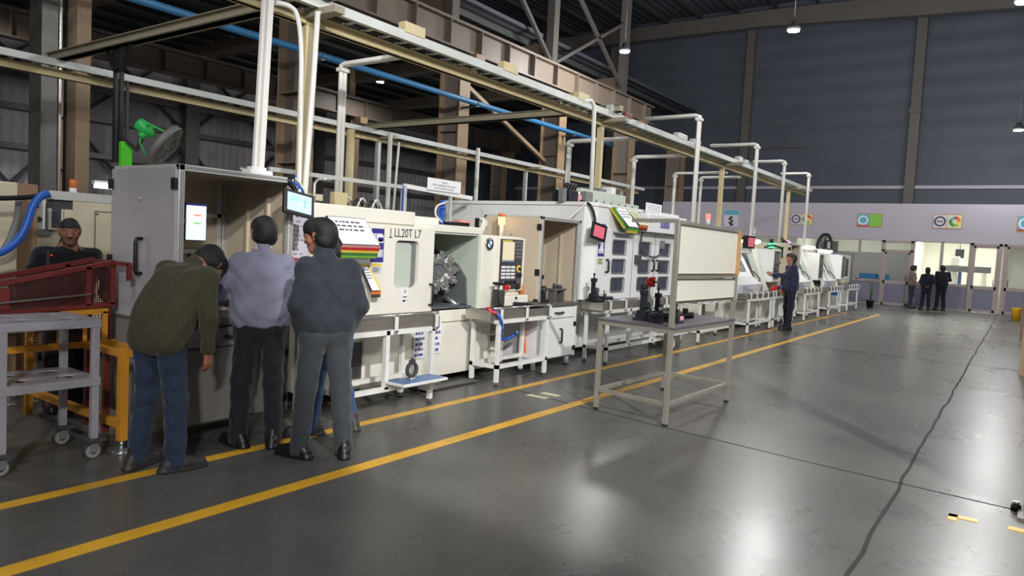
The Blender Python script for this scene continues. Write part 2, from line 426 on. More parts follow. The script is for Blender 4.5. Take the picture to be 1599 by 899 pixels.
def nets(name, F, lo, res, m):
    S = F < 0; nx, ny, nz = F.shape
    c = np.zeros((nx - 1, ny - 1, nz - 1), np.int8)
    for i in (0, 1):
        for j in (0, 1):
            for k in (0, 1): c += S[i:nx - 1 + i, j:ny - 1 + j, k:nz - 1 + k]
    act = (c > 0) & (c < 8); idx = np.full(c.shape, -1, np.int64); I = np.argwhere(act); idx[act] = np.arange(len(I))
    V = np.zeros((len(I), 3)); W = np.zeros(len(I))
    for d in range(3):
        o1, o2 = [x for x in range(3) if x != d]
        for p in (0, 1):
            for r in (0, 1):
                A = I.copy(); A[:, o1] += p; A[:, o2] += r; B = A.copy(); B[:, d] += 1
                fa = F[A[:, 0], A[:, 1], A[:, 2]]; fb = F[B[:, 0], B[:, 1], B[:, 2]]; x = (fa < 0) != (fb < 0)
                t = fa / np.where(fa == fb, 1, fa - fb); P = A.astype(float); P[:, d] += t
                V[x] += P[x]; W[x] += 1
    V = lo + res * V / W[:, None]
    Q = []
    for d in range(3):
        o1, o2 = [(1, 2), (2, 0), (0, 1)][d]
        a = S; sl0 = [slice(None)] * 3; sl1 = [slice(None)] * 3; sl0[d] = slice(0, -1); sl1[d] = slice(1, None)
        E = np.argwhere(S[tuple(sl0)] != S[tuple(sl1)])
        E = E[(E[:, o1] > 0) & (E[:, o2] > 0) & (E[:, o1] < F.shape[o1] - 1) & (E[:, o2] < F.shape[o2] - 1)]
        def g(p, r):
            B = E.copy(); B[:, o1] -= p; B[:, o2] -= r; return idx[B[:, 0], B[:, 1], B[:, 2]]
        q = np.stack([g(1, 1), g(0, 1), g(0, 0), g(1, 0)], 1)
        fl = ~S[E[:, 0], E[:, 1], E[:, 2]]
        q[fl] = q[fl][:, ::-1]; Q.append(q)
    Q = np.concatenate(Q); Q = Q[(Q >= 0).all(1)]
    me = bpy.data.meshes.new(name); me.from_pydata(V.tolist(), [], Q.tolist()); me.update()
    me.polygons.foreach_set('use_smooth', np.ones(len(me.polygons), bool)); me.materials.append(M[m])
    return me
def put(name, me, parent=None, loc=(0, 0, 0)):
    o = bpy.data.objects.new(name, me); COL.objects.link(o); loc = Vector(loc)
    if parent is None: o.location = loc; WLOC[o.name] = loc
    else: o.parent = parent; WLOC[o.name] = parent_world(parent)
    return o

STAND = dict(pelvis=(0, 0, .94), waist=(.0, 0, 1.06), chest=(.0, 0, 1.25), neck=(-.005, 0, 1.435), head=(.025, 0, 1.585), yaw=0, pitch=0, hroll=0,
             shL=(-.01, .160, 1.365), shR=(-.01, -.160, 1.365), elL=(-.03, .215, 1.10), elR=(-.03, -.215, 1.10), wrL=(.06, .24, .89), wrR=(.06, -.24, .89),
             hiL=(0, .085, .90), hiR=(0, -.085, .90), knL=(.02, .10, .50), knR=(.02, -.10, .50), anL=(-.02, .11, .09), anR=(-.02, -.11, .09), toeL=8, toeR=-8,
             hdL=None, hdR=None, curlL=0.5, curlR=0.5)
def person(label, xy, phi, pose, top, trousers, shoe, hair='full', skin='skin', res=0.008, cuff=True, belly=1.0, beard=False, group=None, handsL=True, handsR=True, tall=1.0, collar=True, coat_hem=0.90, wr=0.005, seed=1, shirt=None):
    P = dict(STAND); P.update(pose); ph = math.radians(phi)
    fw = np.array((math.cos(ph), math.sin(ph), 0.)); lf = np.array((-math.sin(ph), math.cos(ph), 0.)); up = np.array((0, 0, 1.))
    W = lambda p: (fw * p[0] + lf * p[1] + up * p[2]) * tall
    J = {k: W(v) for k, v in P.items() if isinstance(v, tuple)}
    # head frame
    yw, pt, rl = math.radians(P['yaw']), math.radians(P['pitch']), math.radians(P['hroll'])
    hf = fw * math.cos(yw) + lf * math.sin(yw); hl = np.cross(up, hf); hf2 = hf * math.cos(pt) - up * math.sin(pt); hu = np.cross(hf2, hl); hf = hf2
    hl, hu = hl * math.cos(rl) + hu * math.sin(rl), hu * math.cos(rl) - hl * math.sin(rl)
    H = lambda f, l, u: J['head'] + (hf * f + hl * l + hu * u) * tall
    b = SDF()
    b.cone(H(-.025, 0, .025), H(.03, 0, .03), .081, .079, .02, hl, 1.1).ball(H(-.045, 0, .01), .074, .02)
    b.cone(H(.045, 0, 0), H(.055, 0, -.07), .060, .040, .02, hl, 1.08).cone(H(.0, 0, -.045), H(.062, 0, -.098), .055, .024, .02)
    b.cone(H(.084, .03, .018), H(.084, -.03, .018), .012, .012, .02)
    b.cone(H(.094, 0, .012), H(.112, 0, -.028), .008, .0125, .012).ball(H(.101, .013, -.032), .009, .01).ball(H(.101, -.013, -.032), .009, .01)
    b.cone(H(.088, .019, -.060), H(.088, -.019, -.060), .0075, None, .008).cone(H(.086, .016, -.071), H(.086, -.016, -.071), .0085, None, .008)
    for sg in (1, -1):
        b.ball(H(.058, sg * .036, -.022), .028, .02)
        b.cone(H(-.008, sg * .079, .012), H(.0, sg * .075, -.022), .024, .015, .008, hl, 2.6)
    b.cone(J['neck'] - up * .03, H(-.015, 0, -.06), .060, .055, .025)
    b.cone(J['neck'], J['chest'], .07, .09, .04).cone(J['chest'], J['waist'], .09, .085, .04).cone(J['waist'], J['pelvis'], .085, .085, .04)
    hand_prims = []
    for s, sg in (('L', 1), ('R', -1)):
        b.cone(J['neck'] - up * .03, J['sh' + s], .055, .05, .03).cone(J['sh' + s], J['el' + s], .046, .037, .03).cone(J['el' + s], J['wr' + s], .037, .027, .02)
        b.cone(J['pelvis'], J['hi' + s], .085, .08, .04).cone(J['hi' + s], J['kn' + s], .072, .05, .04).cone(J['kn' + s], J['an' + s], .048, .036, .03)
        if (handsL if s == 'L' else handsR):
            d = J['wr' + s] - J['el' + s]; d /= np.linalg.norm(d)
            if P['hd' + s] is not None: d = fw * P['hd' + s][0] + lf * P['hd' + s][1] + up * P['hd' + s][2]; d /= np.linalg.norm(d)
            pn = -lf * sg - d * (-(lf * sg) @ d); pn /= np.linalg.norm(pn)          # palm faces the body
            th = np.cross(d, pn) * (1 if s == 'L' else -1); th = th if th @ fw > 0 or abs(th @ fw) < .2 else -th; c = P['curl' + s]
            w = J['wr' + s]
            b.cone(w, w + d * .035, .024, .026, .02, pn, 1.5)
            for i, (o, L) in enumerate(((.028, .074), (.010, .082), (-.009, .077), (-.026, .060))):
                r0 = w + d * .03 + th * o * .6; k0 = w + d * .088 + th * o
                b.cone(r0, k0, .0155, .0135, .012, pn, 1.15)
                d1 = d * math.cos(c * .8) + pn * math.sin(c * .8); d2 = d * math.cos(c * 1.9) + pn * math.sin(c * 1.9)
                k1 = k0 + d1 * L * .5; k2 = k1 + d2 * L * .45
                b.cone(k0, k1, .0095, .0085, .003).cone(k1, k2, .0085, .007, .003)
            t0 = w + d * .03 + th * .022; t1 = t0 + d * .032 + th * .026 + pn * .012; t2 = t1 + d * .034 + th * .008 + pn * .012
            b.cone(t0, t1, .0145, .0105, .008).cone(t1, t2, .0105, .008, .004)
    body = put('person', b.mesh('person', res, skin), None, (xy[0], xy[1], 0))
    tag(body, label, 'person', group)
    # hair
    h = SDF()
    if hair == 'buzz':
        h.cone(H(-.03, 0, .030), H(.030, 0, .040), .0815, .0795, .02, hl, 1.09).ball(H(-.05, 0, .015), .077, .02)
        for sg in (1, -1): h.cone(H(-.02, sg * .05, .02), H(-.03, sg * .045, -.02), .034, .03, .015)
    else:
        v = .008 if hair == 'full' else .003
        h.cone(H(-.035, 0, .042), H(.03, 0, .055), .082 + v, .074 + v, .02, hl, 1.06).ball(H(-.055, 0, .02), .078 + v, .02).ball(H(-.058, 0, -.03), .064 + v, .03).cone(H(-.05, .03, -.05), H(-.05, -.03, -.05), .045 + v, None, .03)
        for sg in (1, -1):
            h.cone(H(.012, sg * .05, .03), H(-.035, sg * .052, -.03), .034, .032, .02)
            if hair == 'full': h.cone(H(.03, sg * .03, .09), H(.055, sg * .03, .075), .028, .018, .02)
    put('hair', h.mesh('hair', res * .9, 'hair', wrinkle=0.0012 if hair != 'buzz' else 0.0, seed=seed), body)
    if hair == 'buzz' or beard:
        e = MB(); o = body.location
        for sg in (1, -1):
            e.ball(o + Vector(H(.0895, sg * .031, -.003)), .0115, 'eye_white', (1, 1, .62) if False else (1, 1, 1)).ball(o + Vector(H(.0965, sg * .031, -.005)), .0062, 'iris')
        e.build('eyes', body)
        e = SDF()
        for sg in (1, -1): e.cone(H(.1045, sg * .013, .020), H(.0955, sg * .046, .025), .0062, .005, .004)
        put('eyebrows', e.mesh('eyebrows', .003, 'hair'), body)
        e = SDF()
        e.cone(H(.097, .0, -.046), H(.089, .026, -.058), .0062, .005, .006).cone(H(.097, .0, -.046), H(.089, -.026, -.058), .0062, .005, .006)
        for sg in (1, -1): e.cone(H(.072, sg * .004, -.100), H(.046, sg * .034, -.088), .020, .018, .01).cone(H(.046, sg * .034, -.088), H(.006, sg * .058, -.04), .017, .012, .01)
        put('lips', SDF().cone(H(.0955, .016, -.0615), H(.0955, -.016, -.0615), .0058, None, .004).mesh('lips', .003, 'lips'), body)
        put('beard', e.mesh('beard', .004, 'stubble'), body)
    # jacket
    j = SDF(); nf = np.cross(lf, J['chest'] - J['pelvis']); nf /= np.linalg.norm(nf)
    sp = lambda p, w: (p + lf * w * tall, p - lf * w * tall)
    c0, c1 = sp(J['chest'], .088 * belly); w0, w1 = sp(J['waist'], .08 * belly); p0, p1 = sp(W((P['pelvis'][0], P['pelvis'][1], P['pelvis'][2])), .085 * belly)
    hemc = J['pelvis'] + (J['waist'] - J['pelvis']) * ((coat_hem - .90) / .12); hm0, hm1 = sp(hemc, .082 * belly)
    t = tall
    j.cone(c0, c1, .118 * t, None, .05, nf, 1.06).cone(w0, w1, .118 * t * belly, None, .08, nf, 1.02).cone(hm0, hm1, .112 * t * belly, None, .05, nf, 1.0)
    j.cone((c0 + w0) / 2, (c1 + w1) / 2, .114 * t * belly, None, .06).cone((w0 + hm0) / 2, (w1 + hm1) / 2, .118 * t * belly, None, .05)
    for s, sg in (('L', 1), ('R', -1)):
        j.cone(J['neck'] - up * .045, J['sh' + s], .060 * t, .064 * t, .04).cone(J['sh' + s], (J['chest'] + lf * sg * .10), .066 * t, .085 * t, .04)
        j.cone(J['sh' + s], J['el' + s], .064 * t, .054 * t, .03)
        wq = J['el' + s] + (J['wr' + s] - J['el' + s]) * .97
        j.cone(J['el' + s], wq, .057 * t, .042 * t, .03)
    j.cone(J['chest'] + (J['neck'] - J['chest']) * .35, J['neck'] - up * .01, .098 * t, .072 * t, .04)
    if collar: j.cone(J['neck'] - fw * .008, J['neck'] + (J['head'] - J['neck']) * .34 - fw * .016, .072 * t, .064 * t, .02)
    else: j.cone(J['neck'] - up * .02, J['neck'] + up * .01, .075, .068, .03)
    if shirt:
        e = SDF().cone(J['neck'] + up * .015, J['neck'] + (J['head'] - J['neck']) * .42 - fw * .012, .070 * t, .063 * t, .01); put('shirt_collar', e.mesh('shirt_collar', .006, shirt), body)
    put('jacket', j.mesh('jacket', res, top, wrinkle=wr, seed=seed), body)
    # trousers
    q = SDF(); a0, a1 = sp(J['pelvis'], .07 * belly)
    q.cone(a0, a1, .098 * t * belly, None, .05, nf, 1.05).cone(J['hiL'], J['hiR'], .100 * t, None, .05)
    for s in 'LR':
        q.cone(J['hi' + s], J['kn' + s], .096 * t, .073 * t, .035).cone(J['kn' + s], J['an' + s] + np.array((0, 0, -.03)), .072 * t, .066 * t, .03)
    put('trousers', q.mesh('trousers', res, trousers, floor=.022, wrinkle=wr * .9, seed=seed + 3), body)
    for s in 'LR':
        a = math.radians(P['toe' + s]); d = fw * math.cos(a) + lf * math.sin(a); sd = np.cross(up, d); k = J['an' + s] * np.array((1, 1, 0)); z0 = P['an' + s][2] - .09
        f = SDF()
        f.cone(k - d * .055 + up * (.042 + z0), k + d * .06 + up * (.050 + z0), .045, .047, .03, sd, 1.1).cone(k + d * .06 + up * (.048 + z0), k + d * .160 + up * (.036 + z0), .048, .040, .03)
        f.cone(k - d * .03 + up * (.06 + z0), k - d * .02 + up * (.12 + z0), .046, .044, .03)
        f.cone(k - d * .07 + up * (.006 + z0), k + d * .08 + up * (.004 + z0), .046, .052, .005).cone(k + d * .08 + up * (.004 + z0), k + d * .175 + up * (.008 + z0), .052, .038, .005)
        sh = put('shoe', f.mesh('shoe', min(res, .008), shoe, floor=.001 + z0), body)
    return body

# --- the four people round the first booth
olive = person('person bending far forward into the gauging booth, in olive-brown jacket and navy trousers', (2.50, 4.545), 14, dict(
    pelvis=(-.02, 0, .92), waist=(.03, 0, 1.05), chest=(.15, 0, 1.225), neck=(.27, -.01, 1.345), head=(.385, -.01, 1.35), yaw=6, pitch=58,
    shL=(.20, .185, 1.30), shR=(.19, -.185, 1.27), elL=(.12, .29, 1.05), elR=(.13, -.265, 1.02), wrL=(.30, .17, .96), wrR=(.15, -.24, .80), hdR=(.15, .05, -1), curlR=.45,
    hiL=(-.02, .09, .90), hiR=(-.02, -.09, .90), knL=(.0, .12, .49), knR=(.03, -.10, .49), anL=(-.04, .15, .09), anR=(.03, -.11, .09), toeL=6, toeR=-24),
    'olive_cloth', 'navy_trouser', 'shoe_grey', res=.0075, belly=1.10, seed=2, coat_hem=.865)
grey = person('person in grey-blue sweater and black trousers, back turned, at the gauging booth', (3.25, 4.55), 62, dict(
    chest=(.0, 0, 1.27), head=(.035, .0, 1.588), yaw=14, pitch=10, elL=(.03, .30, 1.12), elR=(.05, -.27, 1.10), wrL=(.24, .17, 1.06), wrR=(.27, -.17, 1.02), hdL=(.8, -.4, -.1), hdR=(.9, .2, -.1),
    anL=(.05, .13, .09), anR=(.0, -.11, .09), knL=(.04, .12, .50), toeL=30, toeR=-14),
    'greyblue_cloth', 'dark_trouser', 'shoe_black', hair='short', res=.0075, belly=1.06, coat_hem=.93, seed=5, shirt='collar_cloth')
dark = person('person in charcoal jacket, hands in pockets, head turned left, nearest the aisle line', (3.42, 4.03), 66, dict(
    neck=(-.005, .03, 1.435), head=(.035, .062, 1.588), yaw=46, pitch=10, elL=(-.06, .232, 1.10), elR=(-.06, -.232, 1.10), wrL=(.03, .18, .92), wrR=(.03, -.18, .92),
    anL=(.04, .15, .09), anR=(-.04, -.15, .09), knL=(.03, .12, .50), knR=(.0, -.12, .50), toeL=38, toeR=-12),
    'charcoal_cloth', 'slate_trouser', 'shoe_black', res=.0075, handsL=False, handsR=False, wr=.0035, belly=1.04, coat_hem=.925, seed=8)
hidden = person('person in blue jeans mostly hidden behind the charcoal-jacketed person', (3.95, 4.53), 92, dict(
    chest=(.03, 0, 1.22), neck=(.09, .0, 1.39), head=(.15, .0, 1.50), pitch=34, wrL=(.17, .12, 1.04), wrR=(.17, -.12, 1.04), elL=(.0, .24, 1.12), elR=(.03, -.24, 1.12), anL=(.02, .22, .09), anR=(-.07, -.14, .09), knL=(.05, .15, .5), toeL=50, toeR=-10),
    'black_cloth', 'denim', 'shoe_grey', hair='short', res=.009, tall=.97, seed=9)
watcher = person('man with cropped hair and stubble in black jacket, behind the maroon mesh guard', (2.80, 6.62), 262, dict(
    head=(.055, .0, 1.515), pitch=5, yaw=-14, neck=(.03, 0, 1.375), chest=(.0, 0, 1.22), shL=(.02, .185, 1.31), shR=(.02, -.185, 1.31), elL=(.02, .31, 1.10), elR=(.02, -.32, 1.08), wrL=(.14, .24, .98), wrR=(.14, -.24, .98), hdL=(1, 0, -.3), hdR=(1, 0, -.3)),
    'black_cloth', 'dark_trouser', 'shoe_black', hair='buzz', skin='skin_dark', res=.007, seed=11, shirt='charcoal_cloth')
operator = person('operator in navy jacket reaching out to a machine control panel down the line', (17.02, 4.30), 128, dict(
    head=(.04, 0, 1.60), yaw=12, pitch=4, shL=(.03, .17, 1.40), shR=(-.01, -.18, 1.39), elL=(.24, .22, 1.22), wrL=(.50, .19, 1.22), hdL=(.9, .1, .35), curlL=.3,
    elR=(-.05, -.23, 1.12), wrR=(.07, -.23, .90), anL=(.05, .12, .09), anR=(-.03, -.11, .09), toeL=14, toeR=0),
    'navy_cloth', 'darknavy_cloth', 'shoe_black', hair='short', res=.0085, belly=1.06, coat_hem=.90, seed=13, tall=1.01)
p7 = person('person in beige jacket standing by the glass office wall, turned to two others', (30.9, 3.42), -62, dict(
    head=(.03, 0, 1.585), yaw=10, wrL=(.16, .15, 1.0), elL=(.0, .24, 1.12), anL=(.06, .12, .09), anR=(-.10, -.09, .09), knR=(-.02, -.10, .50)),
    'beige_cloth', 'navy_trouser', 'shoe_black', hair='short', res=.012, tall=.95, seed=15)
p8 = person('shortest of three people by the office wall, in dark clothes, back turned', (30.1, 2.86), 15, dict(
    head=(.03, 0, 1.585), wrL=(-.10, .07, .96), wrR=(-.10, -.07, .96), elL=(-.12, .25, 1.14), elR=(-.12, -.25, 1.14), anL=(0, .14, .09), anR=(0, -.13, .09), hdL=(0, -1, -.3), hdR=(0, 1, -.3)),
    'darknavy_cloth', 'darknavy_cloth', 'shoe_black', hair='short', res=.012, tall=.92, seed=16)
p9 = person('rightmost of three people by the office wall, broad-shouldered in a black jacket', (30.7, 2.44), 30, dict(
    head=(.03, 0, 1.585), shL=(-.01, .19, 1.40), shR=(-.01, -.20, 1.40), elL=(.02, .26, 1.14), elR=(.02, -.29, 1.16), wrL=(.2, .12, 1.08), wrR=(.2, -.12, 1.10), anL=(0, .14, .09), anR=(0, -.14, .09)),
    'black_cloth', 'darknavy_cloth', 'shoe_black', hair='short', res=.012, tall=.985, belly=1.06, seed=17)
# ------------------------------------------------------------------ the hall
def struct(name, mb, **k): return tag(mb.build(name, **k), kind='structure')
XO, XW, YL, ZR = 31.6, 36.5, 30.0, 14.0           # office front, hall end wall, far side wall, roof
struct('floor', MB().box((-12, -14, -.2), (XW + 1, YL + 1, 0), 'concrete'))
struct('ceiling', MB().box((-12, -14, ZR), (XW + 1, YL + 1, ZR + .15), 'roof_sheet'))
struct('wall_back', MB().box((XW, -14, 0), (XW + .3, YL, ZR), 'sheet_navy'))
struct('wall_left', MB().box((-12, YL, 0), (XW, YL + .3, ZR), 'sheet_grey'))
struct('wall_right', MB().box((-12, -14.3, 0), (XW, -14, ZR), 'sheet_navy'))
struct('wall_front', MB().box((-12.3, -14, 0), (-12, YL, ZR), 'sheet_navy'))
struct('ceiling', MB().box((-12, 14.55, 9.0), (XW, YL + .3, 9.12), 'roof_sheet'))
lm = MB()
for i in range(11): lm.box((-11, 15.2 + i * 1.4, 8.80), (XW, 15.28 + i * 1.4, 9.0), 'gantry_dark')
struct('trim_6', lm)
# roof purlins along the hall and rafters across it
pm = MB()
for i in range(22): pm.box((-11, -12 + i * 1.9, ZR - .22), (XW, -11.92 + i * 1.9, ZR), 'gantry_dark')
struct('trim_1', pm)
for k, x in enumerate((5.2, 10.7, 16.3, 21.8, 27.3)):
    rm = MB(); rm.box((x - .1, 14.5, 8.3), (x + .1, YL, 8.80), 'crane_beam'); rm.box((x - .18, 14.5, 8.26), (x + .18, YL, 8.3), 'crane_beam')
    struct('beam', rm)
# two rows of building columns and their crane girders
def column(x, y, w, d, h, corbel):
    m = MB(); m.box((x - .03, y - d / 2, 0), (x + .03, y + d / 2, h), 'column_web')
    for sy in (-1, 1): m.box((x - w / 2, y + sy * d / 2 - .02, 0), (x + w / 2, y + sy * d / 2 + .02, h), 'column_tan')
    for z in (1.6, 3.2, 4.8): m.box((x - w / 2 + .02, y - d / 2, z), (x + w / 2 - .02, y + d / 2, z + .02), 'column_web')
    if corbel:
        m.prism([(x - .2, y - d / 2, h - .62), (x - .2, y - d / 2 - .55, h - .28), (x - .2, y - d / 2 - .55, h), (x - .2, y - d / 2, h)], (.4, 0, 0), 'column_tan')
    m.box((x - w / 2 - .08, y - d / 2 - .08, 0), (x + w / 2 + .08, y + d / 2 + .08, .04), 'column_web')
    struct('column', m)
struct('column', MB().box((6.0, 13.95, 0), (6.24, 14.35, 6.95), 'column_tan').box((5.92, 13.9, 0), (6.3, 14.4, .04), 'column_web'))
struct('column', MB().box((5.58, 14.3, 0), (5.84, 14.8, 9.0), 'steel_grey').box((5.86, 14.28, 0), (5.90, 14.34, 9.0), 'steel_bright').box((5.96, 14.3, 0), (6.0, 14.34, 7), 'black'))  # bright strip paints a highlight on the steel, black strip the dark gap
for x in (10.75, 16.35, 21.8, 27.3, 32.8): column(x, 14.0, .46, .74, 6.95, True)
for x in (10.4, 21.6, 32.6): column(x, 24.4, .5, .7, 6.72, True)
for x in (10.75, 16.35, 21.8, 27.3): struct('column', MB().box((x - .16, 14.1, 6.9), (x + .16, 14.4, ZR - .9), 'shaded_steel'))
for x in (10.4, 21.6): struct('column', MB().box((x - .16, 24.3, 6.7), (x + .16, 24.6, 8.8), 'column_tan'))
def girder(y, z0, z1, x1, step):
    m = MB(); m.box((-11, y - .02, z0), (x1, y + .02, z1), 'crane_beam'); m.box((-11, y - .2, z0), (x1, y + .2, z0 + .05), 'crane_beam'); m.box((-11, y - .2, z1 - .05), (x1, y + .2, z1), 'crane_beam')
    x = -11
    while x < x1: m.box((x, y - .19, z0 + .05), (x + .03, y + .19, z1 - .05), 'column_web'); x += step
    m.box((-11, y - .05, z1), (x1, y + .05, z1 + .09), 'steel_grey')
    struct('beam', m)
girder(13.45, 6.95, 7.72, 28.5, 1.38); girder(24.0, 6.72, 7.52, 34, 1.5)
# diagonal roof bracing, far-wall bracing
bm_ = MB()
for a, b in (((16.4, 14.2, 6.6), (21.7, 14.2, 4.6)), ((21.7, 14.2, 8.0), (27.2, 14.2, 11.0)), ((16.4, 14.2, 12.5), (21.7, 14.2, 8.1)), ((21.8, 14.2, 12), (27.2, 14.2, 8.3))): bm_.beam(a, b, .12, .12, 'shaded_steel' if b[2] > 5 else 'column_tan')
struct('trim_2', bm_)
bm_ = MB()
for x in (4, 8.4, 12.8, 17.2):
    bm_.beam((x, YL - .3, .5), (x + 4.4, YL - .3, 5.2), .14, .1, 'dark_grey'); bm_.beam((x, YL - .3, 5.2), (x + 4.4, YL - .3, .5), .14, .1, 'dark_grey')
    bm_.beam((x, YL - .3, 5.6), (x + 4.4, YL - .3, 9.2), .14, .1, 'dark_grey'); bm_.beam((x, YL - .3, 9.2), (x + 4.4, YL - .3, 5.6), .14, .1, 'dark_grey')
for z in (2.4, 4.1, 5.5, 6.6): bm_.box((2, YL - .45, z), (34, YL - .25, z + .2), 'steel_grey')
struct('trim_3', bm_)
for x in (6.1, 12.75, 17.2, 24): struct('column', MB().box((x - .3, YL - .8, 0), (x + .3, YL - .4, 9.0), 'steel_grey'))
# end-wall columns, tie beam and rail
for y in (11.9, 4.45, -3.2, 19.5):
    struct('column', MB().box((XW - .32, y - .2, 0), (XW - .02, y + .2, 12.9), 'shaded_steel').box((XW - .4, y - .24, 8.3), (XW - .02, y + .24, 8.45), 'shaded_steel'))
tb = MB(); prof = [(30, 12.9, 13.6), (20, 12.85, 13.55), (11.2, 12.75, 13.5), (4.5, 12.35, 13.3), (-3, 12.0, 13.1), (-12, 11.8, 13.0)]
for (ya, a0, a1), (yb, b0, b1) in zip(prof, prof[1:]):
    tb.hexa([(XW - .9, ya, a0), (XW - .6, ya, a0), (XW - .6, yb, b0), (XW - .9, yb, b0), (XW - .9, ya, a1), (XW - .6, ya, a1), (XW - .6, yb, b1), (XW - .9, yb, b1)], 'shaded_steel')
struct('beam', tb)
struct('trim_4', MB().box((XW - .12, -13, 5.0), (XW - .02, 26, 5.14), 'office_band').box((XW - .12, 9, 7.0), (XW - .04, 13, 7.06), 'shaded_steel'))
# floor joints and painted lines
jm = MB(); rnd = random.Random(3); pts = [(x, .61 + rnd.uniform(-.012, .012) + .002 * x) for x in np.arange(-3, XO, .35)]
for (a, b), (c, d) in zip(pts, pts[1:]): jm.prism([(a, b - .012, .001), (c, d - .012, .001), (c, d + .012, .001), (a, b + .012, .001)], (0, 0, .001), 'joint')
jp = [(6.55, 4.75), (6.45, 4.2), (6.2, 2.7), (6.0, 1.2), (5.87, -.2), (5.7, -3)]
for (a, b), (c, d) in zip(jp, jp[1:]): jm.prism([(a - .008, b, .001), (a + .008, b, .001), (c + .008, d, .001), (c - .008, d, .001)], (0, 0, .001), 'joint')
for x in (14.2, 22.4): jm.prism([(x - .008, 7, .001), (x + .008, 7, .001), (x + .008, -6, .001), (x - .008, -6, .001)], (0, 0, .001), 'joint')
struct('trim_5', jm)
def floor_line(y0, y1, xa, xb): return MB().box((xa, y0, 0), (xb, y1, .0022), 'line_yellow')
tag(floor_line(3.60, 3.715, -2, 25.5).build('floor_marking'), 'yellow line painted on the grey floor along the open aisle, nearer of the two', 'floor line', kind='structure')
tag(floor_line(4.48, 4.58, -2, 25).build('floor_marking'), 'yellow line painted on the floor under the feet of the people and tables', 'floor line', kind='structure')
tag(MB().box((5.40, .12, 0), (5.46, .28, .004), 'line_yellow').box((5.33, .23, 0), (5.46, .28, .004), 'line_yellow').build('floor_marking'), 'short hooked yellow mark on the floor near the right edge', 'floor mark', kind='structure')
tag(MB().box((5.40, -.5, 0), (5.47, -.04, .004), 'line_yellow').build('floor_marking'), 'yellow floor mark cut by the right edge', 'floor mark', kind='structure')
tag(MB().box((6.36, 4.0, 0), (6.46, 4.25, .002), 'tape').build('floor_tape'), 'pale tape strip on the floor beside the joint, brighter of two', 'tape')
tag(MB().box((6.56, 3.98, 0), (6.65, 4.20, .002), 'tape').build('floor_tape'), 'faded tape strip on the floor beyond the joint', 'tape')

# ------------------------------------------------------------------ glass-fronted offices along the end of the hall
struct('wall_partition', MB().box((XO, -13, 2.55), (XO + .12, 14, 3.88), 'office_band'))
struct('wall_partition', MB().box((XO, -13, 3.88), (XW - .9, 14, 3.98), 'office_band'))
lower = MB()
for a, b in ((14, 4.62), (3.55, 1.68), (-.3, -13)):
    lower.box((XO + .02, b, 0), (XO + .10, a, .92), 'office_panel'); lower.box((XO, b, .90), (XO + .12, a, .96), 'door_frame'); lower.box((XO + .0, b, 0), (XO + .12, a, .06), 'door_frame')
struct('wall_partition', lower)
def window(n, y1, y0, z0=.96, z1=2.55):
    m = MB(); f = .05
    m.box((XO, y1 - f, z0), (XO + .1, y1, z1), 'door_frame'); m.box((XO, y0, z0), (XO + .1, y0 + f, z1), 'door_frame'); m.box((XO, y0, z1 - .03), (XO + .1, y1, z1), 'door_frame'); m.box((XO, y0, z0), (XO + .1, y1, z0 + .04), 'door_frame')
    w = struct('window_%d' % n, m); MB().box((XO + .045, y0 + f, z0 + .04), (XO + .055, y1 - f, z1 - .03), 'window_glass').build('pane', w)
for n, (a, b) in enumerate(((13.0, 10.5), (10.5, 8.6), (8.6, 6.9), (6.9, 5.45), (5.45, 4.62), (3.55, 2.60), (2.60, 1.68), (-.3, -1.3))): window(n + 1, a, b)
def door(n, y1, y0, hinge, transom=True):
    m = MB(); f = .09; zt = 2.10 if transom else 2.46
    m.box((XO - .02, y1 - f, 0), (XO + .12, y1, 2.55), 'door_frame'); m.box((XO - .02, y0, 0), (XO + .12, y0 + f, 2.55), 'door_frame'); m.box((XO - .02, y0, zt), (XO + .12, y1, zt + .09), 'door_frame'); (m.box((XO - .02, y0, 2.46), (XO + .12, y1, 2.55), 'door_frame') if transom else None)
    d = struct('door_%d' % n, m)
    l = MB(); a, b = y0 + f, y1 - f
    for p, q in (((a, .02), (b, .12)), ((a, .86), (b, .98)), ((a, zt - .08), (b, zt)), ((a, .02), (a + .07, zt)), ((b - .07, .02), (b, zt))): l.box((XO, p[0], p[1]), (XO + .05, q[0], q[1]), 'door_frame')
    l.box((XO + .015, a, .1), (XO + .035, b, .88), 'office_panel')
    lf = l.build('door_leaf', d)
    MB().box((XO + .02, a + .07, .98), (XO + .03, b - .07, zt - .08), 'window_glass').build('pane', lf)
    if transom: MB().box((XO + .02, a, zt + .09), (XO + .03, b, 2.46), 'window_glass').build('transom_pane', d)
    h = a + .1 if hinge > 0 else b - .1
    MB().cyl((XO - .04, h, 1.0), (XO - .04, h, 1.25), .012, 'dark_grey').cyl((XO - .04, h, 1.02), (XO, h, 1.02), .009, 'dark_grey').cyl((XO - .04, h, 1.23), (XO, h, 1.23), .009, 'dark_grey').build('handle', d)
door(1, 4.62, 3.55, 1); door(2, 1.68, .72, 1, False); door(3, .66, -.30, -1, False)
